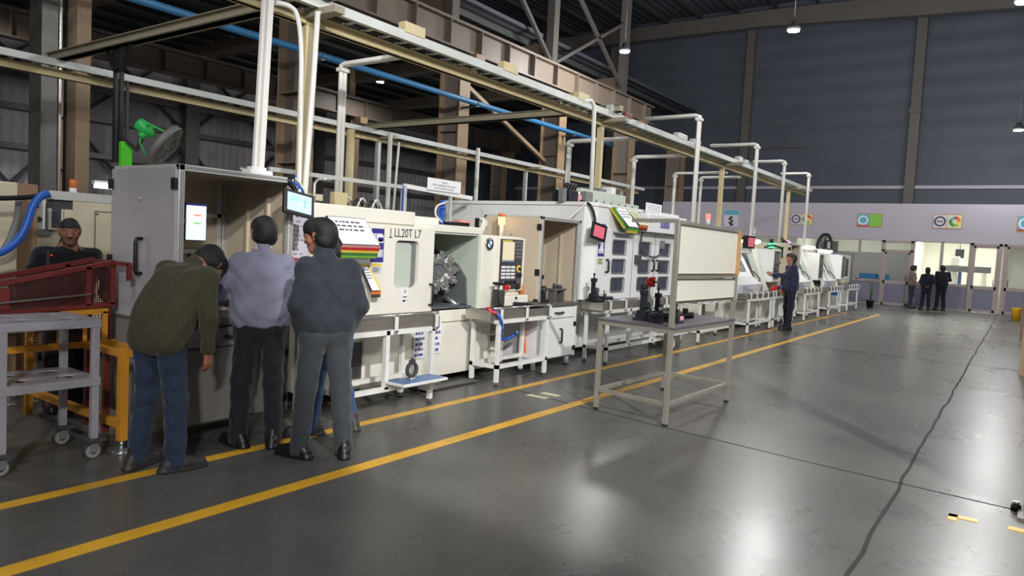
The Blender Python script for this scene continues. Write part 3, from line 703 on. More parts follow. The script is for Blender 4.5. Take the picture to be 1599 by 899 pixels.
# the lit rooms behind the glass
rm = MB(); rm.box((XW - .8, -13, 0), (XW - .7, 14, 2.9), 'office_white')
for y in (8.0, 3.6, .70): rm.box((XO + .3, y - .05, 0), (XW - .7, y + .05, 2.9), 'office_white')
rm.box((XO + .12, -13, 2.9), (XW - .7, 14, 3.0), 'office_white')
rm.box((XW - 1.3, 3.7, 0), (XW - 1.2, 8.0, 2.1), 'mid_grey').box((XW - 1.3, 8.1, 0), (XW - 1.2, 13.8, 2.1), 'mid_grey')
struct('wall_partition', rm)
for y, x in ((12, 33.2), (9.5, 33.2), (6.6, 33.4), (4.8, 33.4), (3.2, 33.2), (2.2, 33.2), (1.3, 33.6), (-.6, 33.2)):
    l = MB().box((x - .5, y - .28, 2.86), (x + .5, y + .28, 2.90), 'office_glow').build('ceiling_light'); tag(l, 'square ceiling panel light inside the glass offices', 'ceiling light', 'office ceiling lights')
# measuring machine in the bright room
cm = thing('measuring_machine', 'large measuring machine with grey bridge and slab table behind the office glass', 'machine', (33.4, 2.1, 0))
MB().box((32.9, 1.55, .55), (33.9, 2.75, .82), 'granite').box((33.0, 1.7, 0), (33.2, 1.9, .55), 'steel_grey').box((33.6, 2.4, 0), (33.8, 2.6, .55), 'steel_grey').box((33.6, 1.7, 0), (33.8, 1.9, .55), 'steel_grey').box((33.0, 2.4, 0), (33.2, 2.6, .55), 'steel_grey').build('table', cm)
MB().box((33.1, 1.05, 1.46), (33.4, 2.55, 1.70), 'mid_grey', .02).box((33.1, 2.1, 1.70), (33.4, 2.4, 2.05), 'office_white', .02).build('bridge', cm)
MB().box((33.15, 1.18, 0), (33.35, 1.32, 1.46), 'office_white').box((33.15, 2.15, .82), (33.35, 2.4, 1.46), 'office_white').build('column', cm)
MB().box((33.2, 2.0, .82), (33.35, 2.12, 1.45), 'blue_plate').build('probe', cm)
mo = thing('wall_monitor', 'dark monitor hanging high behind the office glass above the measuring machine', 'monitor', (33.0, 2.05, 2.1)); MB().box((33.6, 2.0, 2.0), (33.65, 2.3, 2.35), 'black_gauge').box((33.62, 2.14, 2.35), (33.64, 2.16, 2.9), 'dark_grey').build('screen', mo)
dk = thing('desk', 'blue-edged desk with white papers behind the glass left of the office door', 'desk', (32.6, 4.9, 0))
MB().box((32.3, 4.4, .95), (33.1, 5.6, 1.0), 'blue_pipe').box((32.28, 4.4, 1.0), (32.32, 5.5, 1.2), 'blue_pipe').build('desktop', dk)
for y in (4.45, 5.55): MB().box((32.35, y - .03, 0), (33.0, y + .03, .95), 'mid_grey').build('leg', dk)
tag(MB().box((32.4, 4.7, 1.0), (32.7, 5.2, 1.08), 'paper', .01).build('paper_stack'), 'white paper stack on the blue-edged office desk', 'paper')
wf = thing('picture_frame', 'white frame on a stand behind the rightmost office door', 'frame', (33.5, .2, 0))
for a, b in (((33.5, .35, 0), (33.5, .35, 1.65)), ((33.5, -.15, .5), (33.5, -.15, 1.65)), ((33.5, .35, 1.6), (33.5, -.15, 1.6)), ((33.5, .35, .95), (33.5, -.15, .95))): MB().beam(a, b, .07, .07, 'white').build('bar', wf)
# posters on the band
def disc(mb, c, r0, r1, cols, n=28):
    c = Vector(c)
    for i in range(n):
        a, b = 2 * PI * i / n, 2 * PI * (i + 1) / n
        P = lambda r, t: (c.x, c.y - r * math.cos(t), c.z + r * math.sin(t))
        mb.prism([P(r0, a), P(r1, a), P(r1, b), P(r0, b)], (-.004, 0, 0), cols[i * len(cols) // n])
def poster(y1, y0, z0, z1, kind, label):
    p = thing('wall_poster', label, 'poster', (XO - .02, (y0 + y1) / 2, z0)); x = XO - .012; ym = (y0 + y1) / 2; w = y1 - y0
    if kind == 'figure':
        MB().box((x, y0, z0), (XO, y1, z1), 'paper_lilac').build('sheet', p); m = MB().box((x - .004, y0, z1 - .2), (x, y1, z1), 'blue_light'); m.build('header', p)
        m = MB()
        for k, (dy, z, s) in enumerate(((0, .42, .08), (.05, .34, .09), (-.04, .26, .08), (.03, .18, .09), (-.03, .10, .10))): m.cbox((x - .002, ym + dy, z0 + z), (.004, s * 1.5, s), 'ink')
        m.build('lettering', p)
    else:
        MB().box((x, y0, z0), (XO, y1, z1), 'wood_edge').build('sheet', p)
        m = MB(); a, b = ('paper_lilac', 'tape') if kind == 'wheels' else ('blue_light', 'lime')
        m.box((x - .003, ym + .01, z0 + .03), (x, y1 - .03, z1 - .03), a).box((x - .003, y0 + .03, z0 + .03), (x, ym - .01, z1 - .03), b)
        if kind != 'wheels': m.box((x - .004, ym + .01, z0 + .03), (x - .002, y1 - .03, z0 + .08), 'red')
        m.build('lettering', p)
        m = MB(); r = min(w * .2, (z1 - z0) * .36); zc = (z0 + z1) / 2
        disc(m, (x - .004, ym + w * .25, zc), r * .72, r, ['ink'] if kind == 'wheels' else ['paper'])
        if kind == 'wheels':
            m.cbox((x - .004, ym + w * .25, zc), (.004, r, r * .22), 'ink'); m.build('logo', p); m = MB()
            disc(m, (x - .004, ym - w * .25, zc), r * .45, r, ['amber_orange', 'red', 'blue_light', 'sheet_green', 'sheet_green', 'lime', 'sheet_yellow'])
        m.build('logo', p)
poster(11.03, 10.41, 2.9, 3.62, 'figure', 'pale poster with blue header and dark figure, leftmost on the office band')
poster(8.2, 7.29, 3.05, 3.55, 'wheels', 'poster with grey ring and coloured wheel behind the white drop pipes')
poster(5.63, 4.71, 3.04, 3.58, 'half', 'poster half blue with ring and half plain green on the office band')
poster(2.99, 2.02, 3.05, 3.60, 'wheels', 'poster with ring and coloured wheel above the three people by the offices')
poster(.36, -.6, 3.02, 3.58, 'half', 'poster at the right edge of the office band, blue with ring')
# plant, bin, right-hand posts
pl = thing('potted_plant', 'thin potted plant in a black square pot by the office wall', 'plant', (28.96, 4.5, 0))
MB().lathe((28.96, 4.5, 0), (0, 0, 1), [(.10, 0), (.14, .26), (.15, .28), (.12, .27)], 'black', 8).build('pot', pl)
m = MB().cyl((28.96, 4.5, .2), (28.96, 4.46, .85), .03, 'leaf', 8)
for k in range(14): a = k * 2.4; z = .3 + k * .05; m.prism([(28.96, 4.48, z), (28.96 + .08 * math.cos(a), 4.48 + .08 * math.sin(a), z + .05), (28.96 + .05 * math.cos(a + .3), 4.48 + .05 * math.sin(a + .3), z + .10)], (.003, .002, .003), 'leaf')
m.build('stem', pl)
tag(MB().lathe((28.75, .12, 0), (0, 0, 1), [(.12, 0), (.15, .38), (.16, .40), (.14, .40), (.12, .03)], 'yellow', 14).build('waste_bin'), 'small yellow bin on the floor near the right edge', 'bin')
def right_post(x, label, f=-.115):
    t = thing('rack_post', label, 'post', (x, -.2, 0))
    MB().box((x - .14, -.24, .0), (x - .02, f, 3.4), 'column_tan').build('upright', t)
    MB().box((x - .26, -.28, 0), (x + .06, -.085, .02), 'steel_grey').cyl((x - .02, -.075, 0), (x - .02, -.075, .04), .03, 'black').cyl((x - .02, -.075, .04), (x - .02, -.075, .06), .02, 'steel_bright').build('foot_plate', t)
right_post(5.9, 'tan steel post with bolted foot plate at the right edge, nearest'); right_post(13.6, 'tan steel post at the right edge, midway down the hall', -.05); right_post(20.5, 'tan steel post at the right edge, farthest before the yellow bin', -.02)

# ------------------------------------------------------------------ lamps
def high_bay(x, y, z, power, label, group='high bay lamps', size=165, blend=.5, aim=None, build=True):
    if build:
        t = thing('high_bay_lamp', label, 'lamp', (x, y, z), group)
        MB().lathe((x, y, z), (0, 0, 1), [(.16, 0), (.18, .02), (.18, .10), (.10, .16), (.08, .26), (.0, .27)], 'dark_grey', 20).build('housing', t)
        MB().cyl((x, y, z - .012), (x, y, z), .15, 'lamp_glow', 20).build('lens', t)
        MB().cyl((x, y, z + .26), (x, y, ZR if y < 14.5 else 9.0), .006, 'dark_grey', 6).build('suspension_rod', t)
    l = bpy.data.lights.new('lamp_light', 'SPOT' if aim else 'POINT'); l.energy = power
    if aim: l.spot_size = math.radians(size); l.spot_blend = blend
    l.shadow_soft_size = .12 if aim else .45; l.color = (1, .99, .965)
    o = bpy.data.objects.new('lamp_light', l); COL.objects.link(o); o.location = (x, y, z - (.03 if aim else .28))
    d = Vector((0, 0, -1)) if aim is None else (Vector(aim) - Vector((x, y, z)))
    o.rotation_euler = d.to_track_quat('-Z', 'Y').to_euler()
# ------------------------------------------------------------------ assembly booths (aluminium framed cabinets with an open front)
def dhandle(name, p0, p1, out, r, m, parent):
    """D-shaped grab handle from p0 to p1 standing out along vector out"""
    p0, p1, out = Vector(p0), Vector(p1), Vector(out)
    return MB().tube([p0, p0 + out * .8, p0 + out + (p1 - p0) * .12, p1 + out - (p1 - p0) * .12, p1 + out * .8, p1], r, m, 8).build(name, parent)
def booth(label, x0, x1, y0, y1, zt, zc, side_m, low_m, hinge_front=True, seams=True):
    t = thing('assembly_booth', label, 'booth', ((x0 + x1) / 2, (y0 + y1) / 2, 0)); w = .045
    f = MB()
    for x in (x0, x1 - w):
        for y in (y0, y1 - w):
            f.box((x, y, zc), (x + w, y + w, zt), 'aluminium', .004)
            f.box((x + .014, y - .002, zc), (x + .018, y, zt - .05), 'steel_grey').box((x + .028, y - .002, zc), (x + .032, y, zt - .05), 'steel_grey')
    for y in (y0, y1 - w): f.box((x0, y, zt - w), (x1, y + w, zt), 'aluminium', .004)
    for x in (x0, x1 - w): f.box((x, y0, zt - w), (x + w, y1, zt), 'aluminium', .004)
    f.box((x0 + w, y0 - .002, zt - .03), (x1 - w, y0, zt - .024), 'steel_grey').box((x0 + w, y0 - .002, zt - .018), (x1 - w, y0, zt - .013), 'steel_grey')
    f.build('frame', t)
    s = MB().box((x0 - .012, y0 + w * .6, zc - .02), (x0 + .006, y1 - w * .6, zt - w * .5), side_m, .003)
    sp = s.build('side_panel', t)
    ym = (y0 + y1) / 2
    for z in (zt - .14, zc + .40, zc + .02):
        for y in (y0 + .03, y1 - .03): MB().box((x0 - .03, y - .03, z - .04), (x0 - .01, y + .03, z + .04), 'black', .004).build('hinge', sp)
    dhandle('handle', (x0 - .012, ym - .02, zc + .32), (x0 - .012, ym - .02, zc + .58), (-.05, 0, 0), .014, 'black', sp)
    MB().cyl((x0 - .024, ym, zt - .25), (x0 - .012, ym, zt - .25), .012, 'steel_bright').build('lock', sp)
    MB().box((x1 - .006, y0 + w * .6, zc), (x1 + .012, y1 - w * .6, zt - w), 'booth_inner').build('side_panel', t)
    if seams:
        m = MB()
        for k in (.33, .62): yy = y0 + (y1 - y0) * k; m.box((x1 - .03, yy - .012, zc), (x1 - .006, yy + .012, zt - w), 'booth_inner')
        m.build('stiffener', t)
    MB().box((x0 + w, y1 - .02, zc), (x1 - w, y1 - .008, zt - w), 'booth_inner').build('back_panel', t)
    m = MB()
    for z in (zc + .46, zc + .78): m.box((x0 + w, y1 - .06, z), (x1 - w, y1 - .022, z + .035), 'aluminium')
    m.box((x1 - .11, y1 - .06, zc), (x1 - .07, y1 - .022, zt - w), 'aluminium')
    m.build('inner_rails', t)
    MB().box((x0 + w, y0 + w, zt - .03), (x1 - w, y1 - w, zt - .012), 'booth_inner').build('roof_panel', t)
    MB().box((x0 - .01, y0 - .03, zc - .04), (x1 + .01, y1, zc), 'steel_grey', .004).build('counter', t)
    b = MB().box((x0, y0 + .02, .13), (x1, y1, zc - .04), low_m, .004)
    b.box((x0 + .0, y0 - .002, .13), (x0 + .05, y0 + .02, zc - .04), low_m).box((x1 - .05, y0 - .002, .13), (x1, y0 + .02, zc - .04), low_m)
    b.build('cabinet', t)
    xa, xb = x0 + .06, x1 - .06
    d = MB().box((xa, y0 - .01, zc - .20), (xb, y0 + .018, zc - .06), low_m, .003).build('drawer', t)
    dhandle('handle', ((xa + xb) / 2 - .09, y0 - .01, zc - .13), ((xa + xb) / 2 + .09, y0 - .01, zc - .13), (0, -.04, 0), .012, 'black', d)
    d = MB().box((xa, y0 - .01, .15), (xb, y0 + .018, zc - .22), low_m, .003).build('cabinet_door', t)
    dhandle('handle', ((xa + xb) / 2 + .06, y0 - .01, .34), ((xa + xb) / 2 + .06, y0 - .01, .52), (0, -.04, 0), .012, 'black', d)
    for z in (.24, zc - .30): MB().box((x1 - .085, y0 - .024, z - .03), (x1 - .02, y0 - .004, z + .03), 'black', .003).build('hinge', d)
    for x in (x0 + .07, x1 - .07):
        for y in (y0 + .08, y1 - .08): MB().cyl((x, y, .02), (x, y, .14), .032, low_m, 10).cyl((x, y, 0), (x, y, .025), .05, 'steel_grey', 12).build('foot', t)
    return t
booth('aluminium-framed gauging booth with grey side door, the three people at its open front', 2.81, 3.80, 4.93, 5.90, 2.05, .92, 'grey_panel', 'cabinet_grey')
booth('white booth with tan side door between the open lathe and the nine-window machine', 7.61, 8.58, 4.97, 5.90, 1.98, .87, 'tan_panel', 'white')
booth('small tan-sided booth behind the operator reaching to a panel', 18.57, 19.5, 4.75, 5.7, 2.0, .90, 'tan_panel', 'white')
# things in and on the first booth
mo = thing('wall_monitor', 'white upright screen with orange and green bars inside the gauging booth', 'monitor', (2.97, 5.0, 1.5))
ce = at(306, 347, y=5.02)
MB().box((ce.x - .085, 5.02, 1.505), (ce.x + .085, 5.06, 1.785), 'black', .004).build('housing', mo)
MB().box((ce.x - .078, 5.015, 1.512), (ce.x + .078, 5.021, 1.765), 'screen_white').box((ce.x - .078, 5.014, 1.765), (ce.x + .078, 5.021, 1.779), 'screen_navy').box((ce.x - .02, 5.012, 1.690), (ce.x + .035, 5.016, 1.700), 'screen_orange').box((ce.x - .02, 5.012, 1.632), (ce.x + .035, 5.016, 1.642), 'screen_green').build('screen', mo)
MB().beam((ce.x - .05, 5.05, 1.65), (2.86, 5.0, 1.65), .03, .03, 'black').build('bracket', mo)
tb = thing('tablet_monitor', 'tilted black-framed tablet with pale blue screen hanging at the gauging booth corner', 'monitor', (3.78, 4.80, 1.75))
c = Vector((3.76, 4.82, 1.838)); rot = Matrix.Rotation(math.radians(-4), 3, 'Z') @ Matrix.Rotation(math.radians(9), 3, 'Y') @ Matrix.Rotation(math.radians(-14), 3, 'X')
MB().cbox(c, (.285, .03, .20), 'black', .006, rot).build('housing', tb)
def on(c, rot, u, v, su, sv, m, mb, d=-.018): mb.cbox(c + rot @ Vector((u, d, v)), (su, .004, sv), m, 0, rot)
m = MB(); on(c, rot, 0, .002, .228, .148, 'screen_blue', m, -.0145); on(c, rot, -.05, .03, .09, .04, 'screen_mint', m, -.0155); on(c, rot, .05, .005, .006, .07, 'screen_slate', m, -.0155); on(c, rot, .06, .03, .08, .02, 'screen_mint', m, -.0155); m.build('screen', tb)
MB().tube([c + Vector((0, .02, .05)), c + Vector((0, .05, .12)), (3.76, 4.93, 2.0), (3.77, 4.95, 2.06)], .018, 'black', 8, 4).box((3.73, 4.93, 2.0), (3.80, 4.99, 2.08), 'black').build('bracket', tb)
tag(MB().tube([(3.75, 4.9, 2.02), (3.84, 4.88, 1.96), (3.88, 4.92, 1.86), (3.85, 4.98, 1.92), (3.9, 5.0, 2.0), (3.86, 5.02, 2.1)], .009, 'blue_hose', 6, 5).tube([(3.86, 5.0, 2.06), (3.93, 4.98, 1.98), (3.97, 5.0, 1.9), (3.92, 5.02, 1.95)], .008, 'conduit', 6, 5).tube([(3.8, 4.95, 2.07), (3.76, 4.9, 1.96), (3.80, 4.9, 1.9)], .007, 'conduit', 6, 4).build('cable_bundle'), 'loops of blue and white cable at the corner of the gauging booth', 'cable')
t = thing('air_filter_unit', 'small grey adapters lying on top of the gauging booth', 'device', (3.55, 5.0, 2.05))
MB().box((3.42, 4.97, 2.05), (3.62, 5.1, 2.085), 'white', .008).box((3.45, 5.0, 2.085), (3.58, 5.08, 2.11), 'white', .006).build('case', t); MB().cyl((3.40, 5.12, 2.08), (3.60, 5.12, 2.08), .03, 'steel_grey').build('cylinder', t)
def gauge(name, label, cat, x, y, z, s=1.0, dial='leaf'):
    t = thing(name, label, cat, (x, y, z)); B = 'black_gauge'
    MB().box((x - .13 * s, y - .09 * s, z), (x + .13 * s, y + .09 * s, z + .035 * s), B, .005).box((x - .10 * s, y - .06 * s, z + .035 * s), (x + .02 * s, y + .06 * s, z + .12 * s), B, .006).build('base', t)
    MB().box((x - .09 * s, y - .03 * s, z + .12 * s), (x - .045 * s, y + .03 * s, z + .34 * s), B, .005).box((x - .10 * s, y - .035 * s, z + .30 * s), (x - .01 * s, y + .035 * s, z + .36 * s), B, .005).build('column', t)
    MB().cyl((x + .05 * s, y - .02 * s, z + .16 * s), (x + .05 * s, y + .03 * s, z + .16 * s), .05 * s, B, 20).cyl((x + .05 * s, y - .024 * s, z + .16 * s), (x + .05 * s, y - .02 * s, z + .16 * s), .038 * s, dial, 20).cyl((x + .05 * s, y, z + .035 * s), (x + .05 * s, y, z + .12 * s), .012 * s, 'steel_bright').build('dial', t)
    MB().cyl((x - .06 * s, y, z + .36 * s), (x - .06 * s, y, z + .41 * s), .011 * s, B).ball((x - .06 * s, y, z + .42 * s), .02 * s, B).build('knob', t)
    return t
gauge('gauge_fixture', 'black gauging fixture on the first booth counter, beside the bending person', 'gauge', 3.16, 5.25, .92, 1.1)
t = thing('setting_block', 'pale metal block on the first booth counter between two people', 'block', (3.2, 5.02, .92)); MB().box((3.08, 4.94, .92), (3.32, 5.12, .99), 'steel', .006).box((3.12, 4.97, .99), (3.20, 5.08, 1.05), 'steel_bright', .004).build('block', t)
gauge('gauge_fixture', 'black gauging fixture at the right of the first booth counter', 'gauge', 3.60, 5.05, .92, .7)
# notice board between booth and lathe
nb = thing('notice_board', 'lilac paper notice board between the gauging booth and the lathe', 'board', (4.03, 5.30, 1.0))
MB().box((3.86, 5.28, 0), (3.90, 5.32, 1.85), 'aluminium').box((4.16, 5.28, 0), (4.20, 5.32, 1.85), 'aluminium').build('post', nb)
MB().box((3.86, 5.265, .95), (4.22, 5.28, 1.84), 'paper_lilac').build('sheet', nb)
m = MB(); textbars(m, (3.88, 5.264, 1.15), (1, 0, 0), (0, 0, 1), .32, .66, 16, 'mid_grey', -.001, .6, 4, .25); m.box((3.93, 5.262, 1.36), (4.12, 5.264, 1.385), 'red'); m.build('lettering', nb)

# ------------------------------------------------------------------ the first lathe
L = thing('cnc_lathe', 'cream lathe with its door open on a tool turret and black letters on the door', 'lathe', (5.9, 6.1, 0)); Y = 5.20
m = MB()
m.box((4.30, 5.26, .10), (7.02, 6.36, .80), 'cream', .01).box((4.9, 5.235, .10), (6.95, 5.26, .69), 'cream', .006).box((5.95, 5.225, .70), (6.75, 5.26, .83), 'cream', .006)
m.box((7.02, 5.30, .10), (7.36, 6.3, .50), 'cream', .01)
m.build('base', L)
for x in (4.6, 5.5, 6.4, 7.2): MB().box((x - .06, 5.5, 0), (x + .06, 6.3, .10), 'dark_grey').build('foot', L)
m = MB(); m.box((4.25, 5.24, .84), (5.83, 6.38, 1.745), 'cream', .008).box((4.25, 5.22, 1.745), (5.56, 6.38, 1.885), 'cream', .012).box((5.56, 5.235, 1.70), (6.72, 6.38, 1.78), 'cream', .008)
m.box((5.83, 6.28, .84), (6.72, 6.38, 1.70), 'cream').box((6.70, 5.20, .82), (7.50, 6.38, 1.70), 'cream', .012)
m.build('housing', L)
# chamber lining (a lid slope, the sloping far walls and the pan)
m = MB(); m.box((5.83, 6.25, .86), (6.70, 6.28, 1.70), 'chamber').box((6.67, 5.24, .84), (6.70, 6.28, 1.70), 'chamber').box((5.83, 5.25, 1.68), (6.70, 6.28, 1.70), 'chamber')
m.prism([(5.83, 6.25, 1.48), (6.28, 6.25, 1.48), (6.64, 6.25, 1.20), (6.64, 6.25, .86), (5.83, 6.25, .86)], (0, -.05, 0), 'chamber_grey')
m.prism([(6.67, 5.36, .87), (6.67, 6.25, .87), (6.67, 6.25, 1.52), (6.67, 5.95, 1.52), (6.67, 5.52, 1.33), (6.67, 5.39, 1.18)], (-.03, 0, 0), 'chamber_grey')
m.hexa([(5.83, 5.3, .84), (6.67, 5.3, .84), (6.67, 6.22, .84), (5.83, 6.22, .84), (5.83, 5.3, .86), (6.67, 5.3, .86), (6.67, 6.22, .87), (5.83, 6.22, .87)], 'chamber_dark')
m.build('work_chamber', L)
# sliding door with window and recess
d = MB(); d.plate([(4.34, .84), (5.835, .84), (5.835, 1.725), (4.34, 1.725)], [rrect(5.25, 1.10, 5.60, 1.585, .06)], (0, Y + .03, 0), (1, 0, 0), (0, 0, 1), .045, 'cream')
dr = d.build('sliding_door', L)
MB().box((5.22, 5.228, 1.06), (5.63, 5.236, 1.62), 'mid_grey').build('window_recess', dr)
d = MB(); d.plate(rrect(5.25, 1.10, 5.515, 1.56, .05), [], (0, 5.226, 0), (1, 0, 0), (0, 0, 1), .012, 'chamber'); d.build('window_pane', dr)
text_mesh('lettering', 'LL20T L7', (5.225, Y - .016, 1.655), (1, 0, 0), (0, 0, 1), .125, 'ink', dr, .003, wscale=.82)
MB().box((5.155, Y - .018, 1.605), (5.20, Y - .015, 1.615), 'ink').box((5.172, Y - .018, 1.615), (5.180, Y - .015, 1.70), 'ink').build('worn_letter', dr)
dhandle('handle', (5.79, Y - .015, .91), (5.79, Y - .015, 1.13), (0, -.055, 0), .013, 'black', dr)
m = MB(); m.box((5.375, Y - .018, .93), (5.455, Y - .015, 1.09), 'paper').box((5.39, Y - .020, 1.06), (5.44, Y - .018, 1.064), 'ink').box((5.412, Y - .020, 1.04), (5.418, Y - .018, 1.085), 'ink').box((5.385, Y - .020, 1.00), (5.445, Y - .018, 1.01), 'ink').box((5.385, Y - .020, .955), (5.42, Y - .018, .975), 'ink').box((5.40, Y - .020, .965), (5.45, Y - .018, .970), 'ink'); m.build('warning_label', dr)
m = MB(); m.box((4.55, Y - .02, .80), (5.96, 5.235, .838), 'steel_grey').box((4.6, Y - .035, .785), (5.9, Y - .02, .80), 'steel'); m.build('door_track', L)
# turret
tc_ = Vector(at(683, 425, y=5.62)); TA = Vector((-.5, -.866, 0)); TS = Vector((.866, -.5, 0)); TZ = Vector((0, 0, 1))
tr = MB().cyl(tc_ - TA * .02, tc_ - TA * .28, .17, 'steel', 12).build('turret', L)
MB().cyl(tc_ + TA * .02, tc_ - TA * .03, .085, 'chamber_dark', 24).cyl(tc_ + TA * .03, tc_ + TA * .02, .03, 'steel_grey').build('hub', tr)
for k in range(10):
    a = 2 * PI * (k + .3) / 10; e = TS * math.cos(a) + TZ * math.sin(a); s_ = TZ * math.cos(a) - TS * math.sin(a)
    MB().beam(tc_ + e * .10, tc_ + e * .215, .10, .10, 'steel_bright', .006, up=TA).beam(tc_ + e * .21 + TA * .03, tc_ + e * .255 + TA * .03, .05, .05, 'steel', .004, up=TA).cyl(tc_ + e * .16 + TA * .05, tc_ + e * .16 + TA * (.10 if k % 2 else .07), .022, 'steel', 10).build('tool_holder', tr)
a, b = at(695, 462, y=5.6), at(722, 483, y=5.42)
MB().cyl(a, b, .035, 'steel_bright', 14).cyl(a.lerp(b, .3), a.lerp(b, .38), .045, 'steel', 14).cyl(a.lerp(b, .62), a.lerp(b, .7), .045, 'steel', 14).build('telescopic_cover', L)
p = at(722, 455, y=5.8); MB().cyl(p + Vector((-.12, 0, 0)), p + Vector((.02, 0, -.01)), .05, 'steel_bright', 16).cyl(p + Vector((-.15, 0, 0)), p + Vector((-.12, 0, 0)), .03, 'steel', 12).build('tailstock', L)
p = at(733, 470, y=5.6); MB().box(p + Vector((-.13, -.12, -.16)), p + Vector((.13, .25, .08)), 'chamber_dark', .03).build('chip_pan', L)
p = at(742, 443, y=5.45); MB().tube([p + Vector((.03, 0, .10)), p + Vector((.04, 0, .02)), p + Vector((.0, 0, -.02)), p + Vector((-.09, 0, -.02))], .010, 'black', 7, 4).ball(p + Vector((.03, 0, .11)), .022, 'black').build('coolant_nozzle', L)
# control console
cp = MB().box((6.96, Y - .05, 1.03), (7.52, 5.21, 1.69), 'cream', .01).build('console', L)
MB().box((6.985, Y - .056, 1.05), (7.455, Y - .048, 1.665), 'dark_grey', .003).build('console_face', cp)
MB().box((7.03, Y - .062, 1.39), (7.27, Y - .056, 1.635), 'screen_beige').box((7.03, Y - .063, 1.39), (7.27, Y - .061, 1.41), 'screen_slate').box((7.02, Y - .061, 1.64), (7.22, Y - .057, 1.652), 'sheet_yellow').build('screen', cp)
m = MB()
for i in range(3):
    for j in range(5):
        m.box((7.30 + i * .045, Y - .060, 1.62 - j * .045), (7.335 + i * .045, Y - .055, 1.645 - j * .045), 'mid_grey')
m.build('key_buttons', cp); m = MB()
for i in range(3):
    for j in range(4): m.box((7.02 + i * .10, Y - .062, 1.185 + j * .042), (7.10 + i * .10, Y - .055, 1.212 + j * .042), 'paper')
for i in range(5): m.box((7.02 + i * .085, Y - .060, 1.115), (7.08 + i * .085, Y - .055, 1.155), 'black')
m.box((6.99, Y - .058, 1.168), (7.45, Y - .055, 1.173), 'mid_grey'); m.build('key_buttons', cp)
MB().ring((7.385, Y - .058, 1.305), (0, 1, 0), .022, .045, .012, 'sheet_yellow').cyl((7.385, Y - .085, 1.305), (7.385, Y - .05, 1.305), .02, 'black').build('emergency_button', cp)
MB().cyl((7.10, Y - .09, 1.078), (7.10, Y - .05, 1.078), .028, 'red').cyl((7.10, Y - .11, 1.078), (7.10, Y - .09, 1.078), .038, 'red').build('stop_button', cp)
for x, z, r, c_ in ((7.06, 1.135, .014, 'rose'), (7.36, 1.075, .032, 'black'), (7.42, 1.225, .022, 'black'), (7.36, 1.225, .018, 'black'), (7.19, 1.085, .013, 'paper'), (7.25, 1.08, .013, 'black'), (7.36, 1.14, .018, 'steel_grey'), (7.41, 1.14, .018, 'steel_grey')): MB().cyl((x, Y - .075, z), (x, Y - .05, z), r, c_).build('knob', cp)
# round badge: black ring, blue and white quarters
bc = Vector((6.815, Y - .014, 1.595)); bd = MB().cyl(bc + Vector((0, -.006, 0)), bc + Vector((0, .014, 0)), .072, 'steel_bright', 32).build('badge', L)
m = MB(); m.ring(bc + Vector((0, -.008, 0)), (0, 1, 0), .044, .070, .004, 'ink', 32)
for k in range(4):
    q = [bc + Vector((0, -.0095, 0))]
    for i in range(9): a = PI / 2 * k + PI / 2 * i / 8; q.append(bc + Vector((math.cos(a) * .044, -.0095, math.sin(a) * .044)))
    m.prism(q, (0, .003, 0), 'paper' if k in (0, 2) else 'blue_pipe')
m.build('logo', bd)
text_mesh('lettering', 'BMW', bc + Vector((0, -.0105, .056)), (1, 0, 0), (0, 0, 1), .026, 'paper', bd, .001, 'CENTER')
# little lubrication unit and clutter under the console
m = MB(); m.box((6.96, 5.02, .86), (7.45, 5.20, .985), 'cream', .012).cyl((7.18, 5.01, .955), (7.18, 5.03, .955), .018, 'black'); m.build('lubricator_box', L)
m = MB(); m.box((6.86, 5.02, .86), (6.95, 5.14, 1.06), 'dark_grey', .006).box((6.80, 5.0, 1.12), (6.92, 5.1, 1.15), 'black', .006).box((6.84, 5.02, 1.06), (6.90, 5.10, 1.13), 'conduit', .004).tube([(6.84, 5.02, 1.13), (6.78, 5.0, 1.05), (6.8, 5.0, .92), (6.86, 5.0, .88)], .008, 'black', 6, 5); m.build('gun_holder', L)
m = MB(); m.box((4.92, Y + .025, .20), (5.02, Y + .035, .62), 'cream').build('service_flap', L)
m = MB()
for i in range(15):
    for j in range(2): m.box((4.60 + j * .17, Y + .028, .22 + i * .024), (4.73 + j * .17, Y + .036, .234 + i * .024), 'dark_grey')
m.build('vent', L)
m = MB(); m.box((7.04, 5.296, .42), (7.34, 5.302, .46), 'steel_grey')
for i in range(9): m.box((7.05 + i * .033, 5.292, .40), (7.07 + i * .033, 5.30, .47), 'mid_grey')
m.build('vent', L)
# roof kit
m = MB(); m.cyl((7.46, 5.5, 1.70), (7.46, 5.5, 1.85), .028, 'conduit').cyl((7.46, 5.5, 1.95), (7.46, 5.5, 1.99), .045, 'amber_orange'); bl = m.build('signal_lamp', L)
MB().cyl((7.46, 5.5, 1.85), (7.46, 5.5, 1.95), .044, 'amber_glow').build('amber_lens', bl)
m = MB(); m.box((5.75, 5.5, 1.78), (6.25, 6.2, 1.86), 'cream').box((6.45, 5.45, 1.78), (6.75, 5.6, 1.83), 'black').box((6.55, 5.43, 1.83), (6.78, 5.55, 1.86), 'rose').box((6.86, 5.42, 1.70), (6.90, 5.46, 1.90), 'black')
m.build('roof_boxes', L)
m = MB()
for k in range(6): m.tube([(6.98 + .03 * k % .09, 5.5, 1.70), (7.0 + .02 * k, 5.46, 1.82 + .02 * (k % 3)), (7.08 - .02 * k, 5.5, 1.90), (7.06, 5.55, 1.80), (6.99 + .02 * k, 5.5, 1.72)], .012, 'conduit', 6, 4)
m.build('coiled_hose', L)
